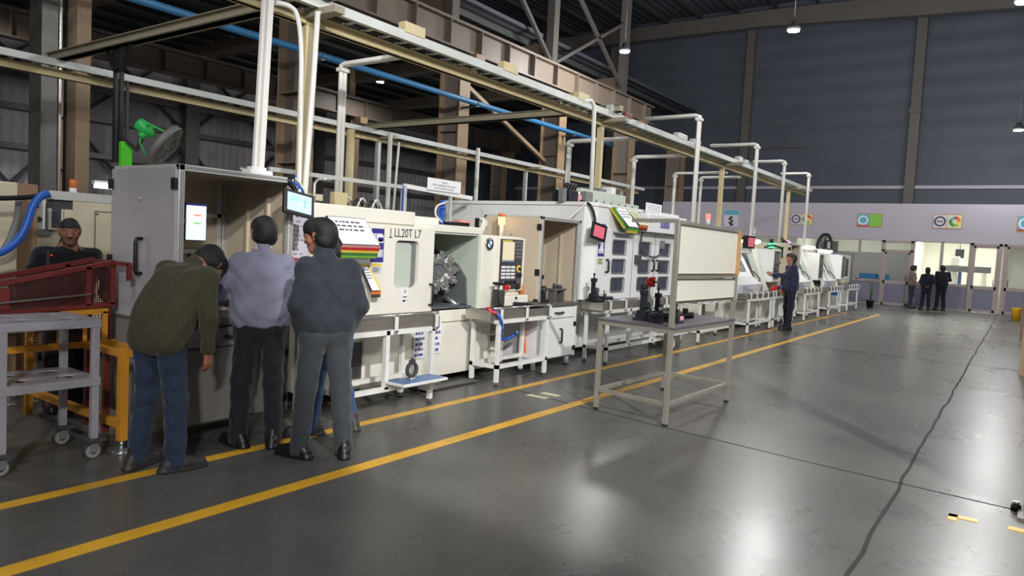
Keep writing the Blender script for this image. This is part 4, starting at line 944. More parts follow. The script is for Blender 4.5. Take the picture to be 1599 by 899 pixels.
m = MB(); m.box((6.42, 5.6, 1.78), (6.46, 5.64, 2.08), 'blue_hose').tube([(6.44, 5.58, 2.05), (6.30, 5.58, 2.0), (6.28, 5.58, 1.9), (6.40, 5.58, 1.82)], .012, 'conduit', 6, 5).tube([(6.44, 5.57, 2.0), (6.32, 5.57, 1.97), (6.33, 5.57, 1.88), (6.43, 5.57, 1.84)], .009, 'blue_hose', 6, 5); m.build('hose_reel', L)
# document stand on the lathe front
def flipboard(name, label, tl, tr, br, bl, layers, layer_off, face_m='paper', rows=2, parent=None, hole=None, seed=3):
    tl, tr, br, bl = map(Vector, (tl, tr, br, bl)); n = (tr - tl).cross(bl - tl).normalized()
    if n.y > 0: n = -n
    t = thing(name, label, 'document board', (tl + tr + br + bl) / 4)
    MB().prism([tl, tr, br, bl], -n * .012, 'black').build('back_plate', t)
    e = .012; ux, uy = (tr - tl).normalized(), (tl - bl).normalized()
    MB().prism([tl + ux * e - uy * e, tr - ux * e - uy * e, br - ux * e + uy * e, bl + ux * e + uy * e], n * .006, face_m).build('sheet', t)
    for i, lm in enumerate(layers):
        o = layer_off * i
        MB().prism([bl + o, br + o, br + o + layer_off * .92, bl + o + layer_off * .92], n * .004 - layer_off * .02, lm).build('tab_sheet', t)
    m = MB(); textbars(m, bl + n * .0065 + ux * (tr - tl).length * .12 + uy * (tl - bl).length * .45, ux, uy, (tr - tl).length * .75, (tl - bl).length * .42, rows + 1, 'ink', .0015, .8, seed, .34); m.build('lettering', t)
    return t
a = at(516, 337, y=5.14); b = at(575, 340, y=5.14); c = at(594, 385, y=4.92); d = at(531, 384, y=4.92)
a = Vector((4.33, 5.16, 1.775)); b = Vector((4.80, 5.16, 1.775)); c = Vector((4.80, 4.93, 1.52)); d = Vector((4.33, 4.93, 1.52))
fb = flipboard('document_stand', 'sloped document board with rose, yellow and green tabs on the first lathe front', a, b, c, d, ['rose', 'red', 'sheet_yellow', 'sheet_green', 'lime'], Vector((0, .012, -.024)))
MB().box((4.40, 5.0, 1.36), (4.74, 5.19, 1.40), 'mid_grey').beam((4.45, 5.17, 1.38), (4.45, 4.97, 1.50), .02, .02, 'steel_grey').beam((4.70, 5.17, 1.38), (4.70, 4.97, 1.50), .02, .02, 'steel_grey').build('bracket', fb)
def wallsheet(name, label, x0, x1, z0, z1, y, m0, rows=3, head=None, cat='notice', ink='ink', frame=None, seed=1, hm='blue_poster'):
    t = thing(name, label, cat, ((x0 + x1) / 2, y, z0)); MB().box((x0, y - .004, z0), (x1, y, z1), m0).build('sheet', t)
    m = MB()
    if head: m.box((x0, y - .006, z1 - head), (x1, y - .004, z1), hm)
    textbars(m, (x0 + .01, y - .0045, z0 + .01), (1, 0, 0), (0, 0, 1), x1 - x0 - .02, z1 - z0 - (head or 0) - .02, rows, ink, .002, .7, seed); m.build('lettering', t)
    if frame:
        f = MB()
        for p, q in (((x0 - .01, z0 - .01), (x1 + .01, z0)), ((x0 - .01, z1), (x1 + .01, z1 + .01)), ((x0 - .01, z0), (x0, z1)), ((x1, z0), (x1 + .01, z1))): f.box((p[0], y - .008, p[1]), (q[0], y, q[1]), frame)
        f.build('frame', t)
    return t
p = wallsheet('safety_poster', 'blue safety poster with white masked head, on the lathe behind the sloped board', 4.92, 5.085, 1.36, 1.69, Y - .016, 'blue_poster', 2, ink='paper', cat='poster', seed=9)
m = MB(); m.cyl((5.035, Y - .024, 1.60), (5.035, Y - .019, 1.60), .042, 'paper').box((4.995, Y - .024, 1.55), (5.07, Y - .019, 1.59), 'paper').box((5.0, Y - .026, 1.585), (5.07, Y - .023, 1.605), 'blue_poster'); m.build('logo', p)
wallsheet('warning_notice', 'small white notice with yellow head under the blue safety poster on the lathe', 4.93, 5.06, 1.25, 1.345, Y - .016, 'paper_lilac', 3, .025, hm='sheet_yellow', seed=5)
t = flipboard('document_holder', 'yellow-edged document clip beside the charcoal jacket on the lathe front', (4.77, 5.165, 1.33), (4.86, 5.165, 1.33), (4.97, 5.08, 1.08), (4.85, 5.08, 1.08), ['amber_orange', 'dark_grey'], Vector((0, .004, -.03)), 'paper', 3, seed=8)
m = MB(); m.beam((4.865, 5.165, 1.33), (4.975, 5.08, 1.08), .012, .02, 'sheet_yellow').beam((4.77, 5.165, 1.335), (4.865, 5.165, 1.335), .012, .02, 'sheet_yellow'); m.build('edge', t)
wallsheet('paper_notice', 'white paper with four printed lines on the lathe base, right of the two', 5.86, 6.06, .36, .70, Y + .022, 'paper', 5, ink='ink_blue', cat='notice', seed=14)
wallsheet('paper_notice', 'white paper on the lathe base half behind the table leg, left of the two', 5.62, 5.80, .33, .64, Y + .022, 'paper', 5, ink='ink_blue', cat='notice', seed=15)
# overhead frame with the line sign behind the lathe
fr = thing('overhead_rack', 'aluminium frame of posts and rails rising behind the first lathe', 'frame', (7.0, 6.8, 0)); fy = 7.12
q = at(631, 290, y=fy)
MB().beam((q.x, fy, 0), (q.x, fy, q.z), .06, .06, 'aluminium').beam((q.x - .035, fy - .02, 1.7), (q.x - .035, fy - .02, q.z), .01, .03, 'blue_hose').build('post', fr)
MB().beam((q.x - 2.2, fy, q.z - .02), (q.x, fy, q.z - .02), .04, .05, 'aluminium').build('rail', fr); MB().beam((q.x, fy, q.z), (q.x + 1.5, fy, q.z - .05), .05, .06, 'white').build('rail', fr)
MB().tube([(q.x - 1.55, fy, 1.6), (q.x - 1.55, fy, q.z - .12), (q.x - 1.50, fy, q.z - .06), (q.x - 1.3, fy, q.z - .05)], .022, 'steel_bright', 8).build('bent_pipe', fr)
MB().beam((q.x + 1.0, fy, 1.7), (q.x + 1.0, fy, q.z - .03), .04, .04, 'aluminium').build('post', fr)
sg = thing('line_sign', 'white sign board with printed lines standing on the frame behind the first lathe', 'sign', (q.x + .8, fy, q.z)); x0, x1, z0, z1 = q.x + .43, q.x + 1.17, q.z - .01, q.z + .165
MB().box((x0, fy - .05, z0), (x1, fy - .04, z1), 'paper').build('board', sg)
for s_, dz, hh in (('OP# 40', .125, .036), ('FINISH TURN BKB D, BTH D, BBL D,', .08, .036), ('BTG D & BTHBD D, BTHB D', .035, .036)): text_mesh('lettering', s_, ((x0 + x1) / 2, fy - .0505, z0 + dz), (1, 0, 0), (0, 0, 1), hh, 'ink', sg, .001, 'CENTER', .95)
bx = thing('junction_box', 'beige box on the pipework behind the first lathe', 'box', (q.x - 1.2, 7.05, 1.95)); MB().box((q.x - 1.32, 7.0, 1.95), (q.x - 1.12, 7.1, 2.14), 'gantry_cream', .008).build('case', bx)
MB().beam((q.x - 1.22, 7.08, 1.95), (q.x - 1.22, 7.08, 1.5), .03, .03, 'steel_grey').build('stem', bx)
bh = thing('chip_conveyor', 'grey conveyor and pipe clutter on the roof line behind the first lathe', 'machine', (6.2, 7.8, 0))
MB().box((4.4, 7.3, 0), (7.6, 8.2, 1.92), 'cream_dim', .02).box((4.4, 7.25, 1.92), (6.0, 7.9, 2.02), 'mid_grey', .01).box((5.4, 7.22, 2.02), (6.0, 7.4, 2.10), 'cream_dim').build('body', bh)
m = MB()
for k in range(9): xx = 6.35 + .09 * k; m.tube([(xx, 7.5, 1.92), (xx + .05, 7.45, 2.06 + .03 * (k % 3)), (xx + .2, 7.5, 2.05), (xx + .3, 7.55, 1.92)], .016, ('steel_grey', 'black', 'conduit')[k % 3], 6, 4)
m.build('hoses', bh)

# ------------------------------------------------------------------ roller conveyor tables
def conveyor(label, x0, x1, y0, y1, zt, kind='near', m0='white_frame', uprights=(), bl=True):
    t = thing('roller_conveyor', label, 'conveyor', ((x0 + x1) / 2, (y0 + y1) / 2, 0), 'white roller conveyors along the line'); w = .045
    xs = (x0 + .06, x1 - .06)
    for x in xs:
        for y in (y0 + w / 2, y1 - w / 2):
            lg = MB().box((x - w / 2, y - w / 2, .045), (x + w / 2, y + w / 2, zt - .12), m0, .003).build('leg', t)
            MB().cyl((x, y, .0), (x, y, .012), .032, 'dark_grey', 12).cyl((x, y, .01), (x, y, .05), .011, 'steel_grey', 8).build('foot', lg)
    for x in uprights: MB().box((x - w / 2, y0, .22), (x + w / 2, y0 + w, zt - .10), m0).build('upright', t)
    m = MB()
    for y in (y0, y1 - w): m.box((xs[0] - w / 2, y, .20), (xs[1] + w / 2, y + w, .20 + w), m0).box((x0, y, zt - .14), (x1, y + w, zt - .14 + w), m0)
    for x in xs: m.box((x - w / 2, y0, .20), (x + w / 2, y1, .20 + w), m0).box((x - w / 2, y0, zt - .14), (x + w / 2, y1, zt - .14 + w), m0)
    m.build('frame', t)
    MB().box((x0 - .08, y0 + .03, zt - .095), (x1 + .05, y0 + .06, zt), 'conveyor_body').box((x0 - .08, y1 - .06, zt - .095), (x1 + .05, y1 - .03, zt), 'conveyor_body').box((x0 - .08, y0 + .06, zt - .09), (x1 + .05, y1 - .06, zt - .075), 'conveyor_body').box((x0 - .10, y0 + .02, zt - .10), (x0 - .08, y1 - .02, zt + .005), 'steel').build('channel', t)
    m = MB(); n = int((x1 - x0) / .09)
    for i in range(n): xx = x0 + .02 + (x1 - x0 - .04) * i / (n - 1); m.cyl((xx, y0 + .06, zt - .022), (xx, y1 - .06, zt - .022), .02, 'steel_grey', 8)
    m.build('rollers', t)
    k = max(2, int((x1 - x0) / .42) + 1)
    for i in range(k): xx = x0 + .05 + (x1 - x0 - .1) * i / (k - 1); MB().box((xx - .018, y0 - .03, zt - .12), (xx + .018, y0 - .012, zt + .045), m0, .003).box((xx - .018, y0 - .03, zt - .12), (xx + .018, y0 + .03, zt - .10), m0).box((xx - .018, y0 - .03, zt + .03), (xx + .018, y0 + .03, zt + .045), m0).build('bracket', t)
    MB().cyl((x0 - .05, y0 + .02, zt + .035), (x1, y0 + .02, zt + .035), .011, 'steel_bright', 8).build('guide_rail', t)
    return t
c1 = conveyor('white roller conveyor in front of the first lathe, with a shelf holding a ring gauge', 4.15, 5.36, 4.66, 5.10, .86, uprights=(4.68,))
sh = MB().box((4.66, 4.42, .275), (5.26, 4.66, .30), 'white_frame', .004).build('side_shelf', c1); MB().box((4.68, 4.44, .30), (5.24, 4.64, .306), 'blue_plate').build('shelf_mat', sh)
t = thing('ring_gauge', 'dark ring gauge standing on the blue shelf of the conveyor before the first lathe', 'gauge', (4.88, 4.54, .306))
MB().ring((4.88, 4.54, .40), (0, 1, 0), .05, .072, .03, 'dark_grey').build('ring', t); MB().cyl((4.88, 4.54, .306), (4.88, 4.54, .33), .035, 'steel_bright').build('base', t); MB().box((4.85, 4.525, .465), (4.91, 4.555, .49), 'dark_grey').cyl((4.88, 4.54, .49), (4.88, 4.54, .51), .014, 'dark_grey').build('lug', t)
c2 = conveyor('white roller conveyor with blue air hose, below the lathe control panel', 6.42, 7.53, 4.72, 5.12, .85)
t = tag(MB().tube([(6.40, 4.78, .88), (6.42, 4.70, .80), (6.50, 4.72, .70), (6.62, 4.86, .60), (6.80, 4.98, .50), (7.0, 5.0, .47), (7.12, 4.96, .52), (7.08, 4.9, .56)], .018, 'blue_hose', 8, 8).build('air_hose'), 'blue air hose sagging under the conveyor below the lathe control panel', 'hose')
m = MB()
for k in range(22): s_ = k / 21; xx = 6.52 + .28 * s_; m.ring((xx, 4.74 + .22 * s_, .68 - .17 * s_), (.28, .22, -.17), .022, .036, .012, 'blue_hose', 12)
m.build('coil', t)
tag(MB().tube([(6.36, 4.80, .90), (6.36, 4.79, .86), (6.40, 4.72, .83)], .022, 'red', 8, 4).build('hose_nozzle'), 'red hose nozzle at the left end of the conveyor below the lathe control panel', 'nozzle')
t = thing('work_tray', 'flat black tray at the right end of the conveyor below the lathe control panel', 'tray', (7.4, 4.92, .86)); MB().box((7.12, 4.74, .875), (7.58, 5.06, .90), 'black_gauge', .004).box((7.14, 4.76, .90), (7.16, 5.04, .912), 'black_gauge').build('tray', t)
tag(MB().beam((7.56, 5.10, .20), (7.50, 5.16, 1.10), .03, .03, 'amber_orange').build('squeegee_pole'), 'orange pole standing between the lathe console and the tan booth door', 'pole')
gauge('gauge_fixture', 'dark gauge with round clamps on the counter of the white booth', 'gauge', 7.95, 5.15, .87, 1.0, 'steel_grey')
t = thing('gauge_arch', 'low grey arch fixture on the front of the white booth counter', 'fixture', (8.2, 5.03, .87)); MB().box((8.0, 4.99, .87), (8.05, 5.08, 1.03), 'steel_grey').box((8.22, 4.99, .87), (8.27, 5.08, 1.03), 'steel_grey').box((7.98, 4.97, 1.03), (8.29, 5.10, 1.055), 'steel_grey', .004).build('arch', t); MB().cyl((8.08, 5.03, 1.055), (8.08, 5.03, 1.12), .03, 'dark_grey').cyl((8.2, 5.03, 1.055), (8.2, 5.03, 1.10), .035, 'dark_grey').build('clamps', t)
# metal offcut pallet under the first lathe
t = thing('pallet', 'low blue-grey pallet and plates on the floor under the first lathe', 'pallet', (6.1, 5.0, 0))
MB().box((5.66, 5.02, .01), (6.5, 5.2, .03), 'steel_grey').box((5.6, 4.98, .03), (5.74, 5.2, .09), 'mid_grey').box((5.62, 4.97, .09), (5.80, 5.12, .10), 'steel_grey').build('plates', t)

# ------------------------------------------------------------------ the nine-window machine
G = thing('machining_centre', 'tall white machine with nine dark rounded windows', 'machine', (10.6, 6.5, 0)); Y2 = 5.05
m = MB(); m.prism([(9.05, 5.21, .86), (9.21, Y2 + .02, .86), (12.1, Y2 + .02, .86), (12.1, 6.38, .86), (11.5, 6.38, .86), (11.5, 7.9, .86), (9.05, 7.9, .86)], (0, 0, 1.39), 'white')
m.prism([(9.03, 5.19, 2.22), (9.2, Y2, 2.22), (12.12, Y2, 2.22), (12.12, 6.38, 2.22), (11.5, 6.38, 2.22), (11.5, 7.92, 2.22), (9.03, 7.92, 2.22)], (0, 0, .05), 'white')
m.box((9.2, 5.42, .10), (12.0, 6.36, .86), 'white', .01).box((9.2, 6.36, .10), (11.48, 7.9, .86), 'white', .01).box((9.03, 5.4, .2), (9.2, 7.4, .86), 'white')
m.build('housing', G)
holes = []
for cx_ in (9.90, 10.80, 11.60):
    for cz in (1.645, 1.355, 1.075): holes.append(rrect(cx_ - .215, cz - .10, cx_ + .215, cz + .10, .045))
d = MB(); d.plate([(9.21, .86), (12.1, .86), (12.1, 1.905), (9.21, 1.905)], holes, (0, Y2 + .02, 0), (1, 0, 0), (0, 0, 1), .02, 'white').build('door_panel', G)
for h in holes:
    xs_ = [p[0] for p in h]; zs_ = [p[1] for p in h]
    mm = MB(); mm.plate(rrect(min(xs_) - .02, min(zs_) - .02, max(xs_) + .02, max(zs_) + .02, .055), [rrect(min(xs_), min(zs_), max(xs_), max(zs_), .045)], (0, Y2, 0), (1, 0, 0), (0, 0, 1), .006, 'mid_grey')
    mm.plate(h, [], (0, Y2 + .016, 0), (1, 0, 0), (0, 0, 1), .004, 'dark_window'); mm.build('window_pane', G)
m = MB(); m.box((10.36, Y2 - .004, .88), (10.37, Y2, 1.9), 'mid_grey').box((11.19, Y2 - .004, .88), (11.20, Y2, 1.9), 'mid_grey').build('door_seams', G)
dhandle('handle', (9.50, Y2, 1.27), (9.50, Y2, 1.45), (0, -.05, 0), .016, 'black', G)
for x in (11.10, 11.28): dhandle('handle', (x, Y2, 1.29), (x, Y2, 1.46), (0, -.05, 0), .016, 'black', G)
hd = MB().box((10.53, Y2 - .16, 1.915), (12.1, Y2, 2.21), 'white', .012).build('hood', G)
m = MB(); m.box((11.0, Y2 - .165, 2.00), (11.35, Y2 - .158, 2.12), 'ink_blue')
for i in range(4): m.box((11.02 + i * .085, Y2 - .168, 2.01), (11.03 + i * .085, Y2 - .164, 2.11), 'paper')
m.build('label', hd); MB().box((11.55, Y2 - .17, 2.05), (11.95, Y2 - .158, 2.10), 'tan_panel').box((11.6, Y2 - .18, 1.98), (11.9, Y2 - .16, 2.02), 'black').build('trim_strip', hd)
m = MB(); m.box((11.38, Y2 - .06, 1.66), (11.46, Y2, 1.80), 'mid_grey', .004).tube([(11.42, Y2 - .03, 1.66), (11.3, Y2 - .05, 1.56), (10.95, Y2 - .06, 1.52), (10.62, Y2 - .05, 1.6), (10.56, Y2 - .04, 1.75), (10.6, Y2 - .05, 1.98)], .014, 'dark_grey', 8, 6).box((10.44, Y2 - .07, 1.40), (10.56, Y2, 1.54), 'dark_grey', .006); m.build('cable', G)
# roof tray, boxes
m = MB(); m.box((10.2, 5.95, 2.27), (12.1, 6.32, 2.34), 'mid_grey').box((10.1, 5.9, 2.34), (12.25, 6.36, 2.44), 'chamber', .006).box((10.1, 5.9, 2.44), (11.7, 6.36, 2.57), 'chamber', .006)
for i in range(7): m.cyl((10.35 + i * .27, 5.89, 2.39), (10.35 + i * .27, 5.90, 2.39), .03, 'mid_grey', 10)
m.box((11.15, 5.9, 2.57), (11.3, 6.1, 2.68), 'white').box((10.9, 6.0, 2.57), (11.15, 6.3, 2.64), 'mid_grey')
m.build('roof_tray', G)
m = MB(); m.box((9.6, 5.5, 2.27), (9.8, 5.7, 2.47), 'mid_grey', .01).cyl((9.45, 5.55, 2.27), (9.45, 5.55, 2.40), .045, 'rose').cyl((9.45, 5.55, 2.40), (9.45, 5.55, 2.45), .02, 'paper').box((9.1, 5.5, 2.27), (9.35, 5.8, 2.45), 'black_gauge', .01).box((8.95, 5.52, 2.27), (9.05, 5.6, 2.46), 'mid_grey').box((9.35, 5.6, 2.27), (9.42, 5.66, 2.36), 'lime', .01)
for k in range(4): m.tube([(9.08 + .06 * k, 5.6, 2.28), (9.05 + .08 * k, 5.55, 2.50), (9.2 + .08 * k, 5.6, 2.52), (9.25 + .06 * k, 5.7, 2.28)], .02, 'black', 6, 5)
m.build('roof_clutter', G)
m = MB(); m.tube([(9.08, 5.30, 2.28), (9.06, 5.12, 2.22), (9.10, 5.06, 2.05), (9.10, 5.05, 1.92)], .02, 'black', 8, 6).tube([(9.05, 5.2, 2.24), (8.85, 5.22, 2.1), (8.7, 5.3, 1.99)], .008, 'conduit', 6, 5); m.build('cable_arm', G)
t = thing('tablet_monitor', 'black-framed tablet with rose-red screen on the corner of the nine-window machine', 'monitor', (9.12, 5.0, 1.8)); c = Vector((9.06, 4.96, 1.845)); rot = Matrix.Rotation(math.radians(-8), 3, 'Z') @ Matrix.Rotation(math.radians(10), 3, 'Y')
MB().cbox(c, (.34, .03, .24), 'black', .006, rot).build('housing', t); m = MB(); on(c, rot, -.01, 0, .25, .16, 'screen_rose', m, -.0145); m.build('screen', t); MB().tube([c + Vector((0, .02, .0)), c + Vector((.02, .07, .02)), (9.12, 5.10, 1.92)], .016, 'black', 8).build('bracket', t)
p = wallsheet('safety_poster', 'blue safety poster with white figure on the left edge of the nine-window machine', 9.23, 9.42, 1.50, 1.78, Y2 - .002, 'blue_poster', 2, ink='paper', cat='poster', seed=21); MB().box((9.28, Y2 - .010, 1.58), (9.37, Y2 - .006, 1.70), 'paper').build('logo', p)
wallsheet('safety_poster', 'blue and white poster above another on the left edge of the nine-window machine', 9.23, 9.42, 1.79, 1.97, Y2 - .002, 'blue_poster', 2, ink='paper', cat='poster', seed=22)
wallsheet('warning_notice', 'small pale notice under the blue posters of the nine-window machine', 9.23, 9.40, 1.38, 1.475, Y2 - .002, 'tape', 3, seed=25)
fb = flipboard('document_stand', 'white document board fanned over green and yellow sheets on the nine-window machine', (9.62, 5.04, 2.24), (10.02, 5.04, 2.24), (10.16, 4.86, 1.955), (9.80, 4.86, 1.955), ['sheet_green', 'lime', 'sheet_yellow'], Vector((-.0, .015, -.03)), seed=31)
m = MB()
for i, c_ in enumerate(('sheet_green', 'lime', 'sheet_yellow')): o = Vector((-.05 * (i + 1) * .6, .012 * i + .01, -.012 * i)); m.prism([Vector((9.62, 5.02, 2.24)) + o, Vector((9.72, 5.02, 2.24)) + o, Vector((9.90, 4.87, 1.955)) + o, Vector((9.80, 4.87, 1.955)) + o], (0, .004, 0), c_)
m.build('fanned_sheets', fb); MB().box((9.66, 4.93, 1.85), (10.2, 5.05, 1.875), 'mid_grey').build('bracket', fb)
fb = flipboard('document_stand', 'orange document board beside the fanned white one on the nine-window machine', (10.02, 5.04, 2.24), (10.36, 5.04, 2.24), (10.52, 4.88, 2.00), (10.20, 4.88, 2.00), ['amber_orange', 'maroon'], Vector((0, .012, -.035)), 'tape', 3, seed=33); MB().box((10.2, 4.94, 1.94), (10.5, 5.04, 1.955), 'mid_grey').build('bracket', fb)
sg = thing('line_sign', 'pale lilac printed sign standing over the hood of the nine-window machine', 'sign', (10.9, 5.0, 2.2)); MB().box((10.62, 4.985, 2.20), (11.22, 4.995, 2.385), 'paper').beam((10.7, 5.0, 2.15), (10.7, 5.0, 2.25), .02, .02, 'white').build('board', sg); m = MB(); textbars(m, (10.65, 4.984, 2.22), (1, 0, 0), (0, 0, 1), .54, .14, 4, 'mid_grey', -.001, .85, 41, .3); m.build('lettering', sg)
c3 = conveyor('white roller conveyor in front of the nine-window machine, behind the whiteboard stand', 8.86, 11.35, 4.64, 5.02, .86, uprights=(9.6, 10.4))
sh = MB().box((10.6, 4.42, .30), (11.3, 4.64, .325), 'white_frame', .004).build('side_shelf', c3)
t = thing('ring_gauge', 'dark ring gauge on the shelf of the conveyor before the nine-window machine', 'gauge', (10.9, 4.53, .325)); MB().ring((10.85, 4.53, .41), (0, 1, 0), .05, .075, .05, 'dark_grey').build('ring', t); MB().box((10.76, 4.47, .325), (11.0, 4.60, .345), 'dark_grey').ring((10.98, 4.54, .40), (0, 1, 0), .05, .07, .03, 'steel').build('base', t)
t = gauge('gauge_fixture', 'dark blue gauge post at the left end of the conveyor before the nine-window machine', 'gauge', 8.95, 4.90, .87, .9, 'steel_grey')
t = thing('gauge_block', 'squat dark clamp block beside the gauge post before the nine-window machine', 'block', (9.2, 4.9, .87)); MB().box((9.12, 4.82, .865), (9.36, 4.98, .93), 'black_gauge', .01).cyl((9.24, 4.9, .93), (9.24, 4.9, 1.02), .025, 'steel').build('block', t); MB().box((9.36, 4.84, .87), (9.6, 4.96, .885), 'blue_plate').build('plate', t)
t = thing('steel_box', 'grey steel box on the floor right of the conveyor before the nine-window machine', 'box', (11.7, 5.0, 0)); MB().box((11.5, 4.8, 0), (11.95, 5.2, .34), 'steel_grey', .01).build('body', t); MB().box((11.95, 4.9, .02), (12.02, 5.1, .30), 'black').build('side', t)
conveyor('white roller conveyor seen under the whiteboard, right of the nine-window machine', 12.35, 14.3, 4.64, 5.02, .86)
tag(MB().beam((13.98, 5.16, 0), (13.98, 5.2, 1.15), .05, .05, 'wood_edge').build('wooden_post'), 'tan wooden post behind the whiteboard stand table', 'post')
# ------------------------------------------------------------------ slant-front lathes farther down the line
def slant_lathe(label, x0, s=1.0, door_shift=0.0, open_=True):
    """x0: left end; slanted sliding door, open work area, cream wedge, control pillar"""
    t = thing('slant_lathe', label, 'lathe', (x0 + 1.8 * s, 6.0, 0)); X = lambda v: x0 + v * s
    pf = lambda y, o=0: [(5.02 - o, .80), (5.02 - o, .95), (5.62 - o, 1.78), (5.95, 1.78), (5.95, .80)]
    m = MB(); m.box((X(0), 5.25, .10), (X(3.18), 6.36, .82), 'cream', .01).box((X(0), 5.95, .82), (X(3.18), 6.36, 1.95), 'cream', .01)
    m.prism([(X(2.12), a, b) for a, b in ((5.02, .82), (5.10, 1.0), (5.40, 1.86), (5.95, 1.86), (5.95, .82))], (.40 * s, 0, 0), 'cream')
    m.build('housing', t)
    a = [(X(.0 + door_shift), p, q) for p, q in ((4.98, .80), (4.94, 1.0), (5.18, 1.16), (5.52, 1.76), (5.60, 1.82), (5.66, 1.80), (5.30, 1.14), (5.06, .98), (5.06, .80))]
    d = MB(); d.prism(a, (1.68 * s, 0, 0), 'white'); dr = d.build('sliding_door', t)
    n = Vector((0, -.6, .34)).normalized(); ux = Vector((1, 0, 0)); uy = Vector((0, .34, .60)).normalized(); o = Vector((X(.95 + door_shift), 5.25, 1.28))
    d = MB(); d.plate(rrect(-.02, -.02, .40 * s, .30, .04), [rrect(.02, .02, .36 * s, .26, .04)], o + n * .012, ux, uy, .008, 'mid_grey'); d.build('window_rim', dr)
    d = MB(); d.plate(rrect(.02, .02, .36 * s, .26, .04), [], o + n * .010, ux, uy, .004, 'dark_window'); d.build('window_pane', dr)
    d = MB(); textbars(d, Vector((X(.25 + door_shift), 4.935, .85)) , (1, 0, 0), (0, .1, 1), .7 * s, .16, 4, 'ink_blue', .003, .5, 3, .3)
    d.box((X(.72), 4.93, .86), (X(.95), 4.945, .875), 'ink_blue').build('lettering', dr)
    dhandle('handle', (X(1.62 + door_shift), 5.02, 1.05), (X(1.62 + door_shift), 5.2, 1.24), (0, -.05, .04), .014, 'dark_grey', dr)
    MB().prism([(X(1.70), p, q) for p, q in ((5.12, .95), (5.48, 1.74), (5.9, 1.76), (5.9, .95))], (.24 * s, 0, 0), 'black').box((X(1.70), 5.06, .82), (X(2.1), 5.9, .96), 'chamber_dark').build('work_chamber', t)
    m = MB(); m.prism([(X(1.94), 5.14, .95), (X(1.94), 5.46, 1.78), (X(2.12), 5.40, 1.80), (X(2.12), 5.06, .95)], (0, .03, 0), 'chamber').build('splash_guard', t)
    c = MB().box((X(2.56), 4.97, 1.02), (X(3.18), 5.5, 1.82), 'white', .015).build('console', t)
    MB().box((X(2.64), 4.958, 1.10), (X(3.06), 4.972, 1.78), 'dark_grey').build('console_face', c)
    MB().box((X(2.69), 4.95, 1.48), (X(3.0), 4.959, 1.72), 'mid_grey').box((X(2.84), 4.948, 1.50), (X(2.87), 4.951, 1.72), 'dark_grey').build('screen', c)
    m = MB()
    for i in range(3):
        for j in range(4): m.box((X(2.69 + i * .10), 4.95, 1.16 + j * .07), (X(2.76 + i * .10), 4.959, 1.20 + j * .07), 'mid_grey')
    m.build('key_buttons', c)
    for x in (.3, 1.7, 2.95): MB().box((X(x) - .06, 5.4, 0), (X(x) + .06, 6.3, .10), 'dark_grey').build('foot', t)
    MB().box((X(.1), 5.7, 1.82), (X(1.1), 6.2, 1.86), 'white', .01).build('top_cover', t)
    return t
LA = slant_lathe('first white slant-front lathe beyond the whiteboard stand, with blue print on its door', 15.35)
LB = slant_lathe('cream slant-front lathe just beyond the operator, second of three', 20.1)
LC = slant_lathe('farther cream slant-front lathe with papers leaning on it, before the last cabinet', 23.5, .95)
# raised white hood plate and yellow folder on the first of them
tag(MB().prism([(15.6, 5.02, 1.70), (16.25, 5.02, 1.70), (16.25, 5.36, 1.98), (15.6, 5.36, 1.98)], (0, .02, -.03), 'paper').build('document_board'), 'blank white sloped board on top of the first slant-front lathe', 'board')
tag(MB().prism([(15.45, 5.08, 1.36), (15.85, 5.08, 1.36), (15.9, 5.28, 1.52), (15.45, 5.28, 1.52)], (0, .015, -.02), 'sheet_yellow').build('document_sheet'), 'yellow edged sheet clipped on the first slant-front lathe door', 'sheet')
lc = thing('document_stand', 'white papers with a yellow flap leaning between the two farthest lathes', 'document board', (23.5, 4.98, .9)); MB().prism([(23.35, 5.3, 1.62), (23.75, 5.3, 1.62), (24.2, 4.95, .92), (23.85, 4.95, .92)], (0, .02, 0), 'paper').build('sheet', lc); MB().prism([(23.1, 5.2, 1.38), (23.5, 5.2, 1.32), (23.6, 5.08, 1.12), (23.2, 5.08, 1.10)], (0, .015, 0), 'sheet_yellow').build('flap', lc); m = MB(); textbars(m, (23.9, 4.945, .95), (1, 0, 0), (0, .05, .1), .25, .35, 5, 'ink', -.002, .6, 3, .3); m.build('lettering', lc)
# last cabinet of the line
t = thing('machine_cabinet', 'last white cabinet of the line with tall dark slot and red label', 'cabinet', (28.0, 5.6, 0))
MB().box((26.95, 5.25, .85), (29.2, 6.4, 1.86), 'white', .01).box((27.0, 5.3, 0), (29.1, 6.3, .85), 'white').box((28.95, 5.2, .3), (29.25, 6.4, 1.95), 'mid_grey', .01).build('body', t)
MB().box((28.05, 5.235, .92), (28.5, 5.255, 1.74), 'black').build('slot', t); m = MB(); m.box((27.0, 5.235, 1.55), (27.45, 5.25, 1.78), 'red').box((27.12, 5.23, 1.6), (27.33, 5.236, 1.73), 'paper').build('label', t)
MB().box((27.0, 5.05, .86), (27.6, 5.25, 1.10), 'cream_dim', .03).prism([(27.1, 5.22, 1.1), (27.7, 5.22, 1.1), (27.6, 5.24, 1.45), (27.2, 5.24, 1.45)], (0, .02, 0), 'steel_grey').build('chute', t)
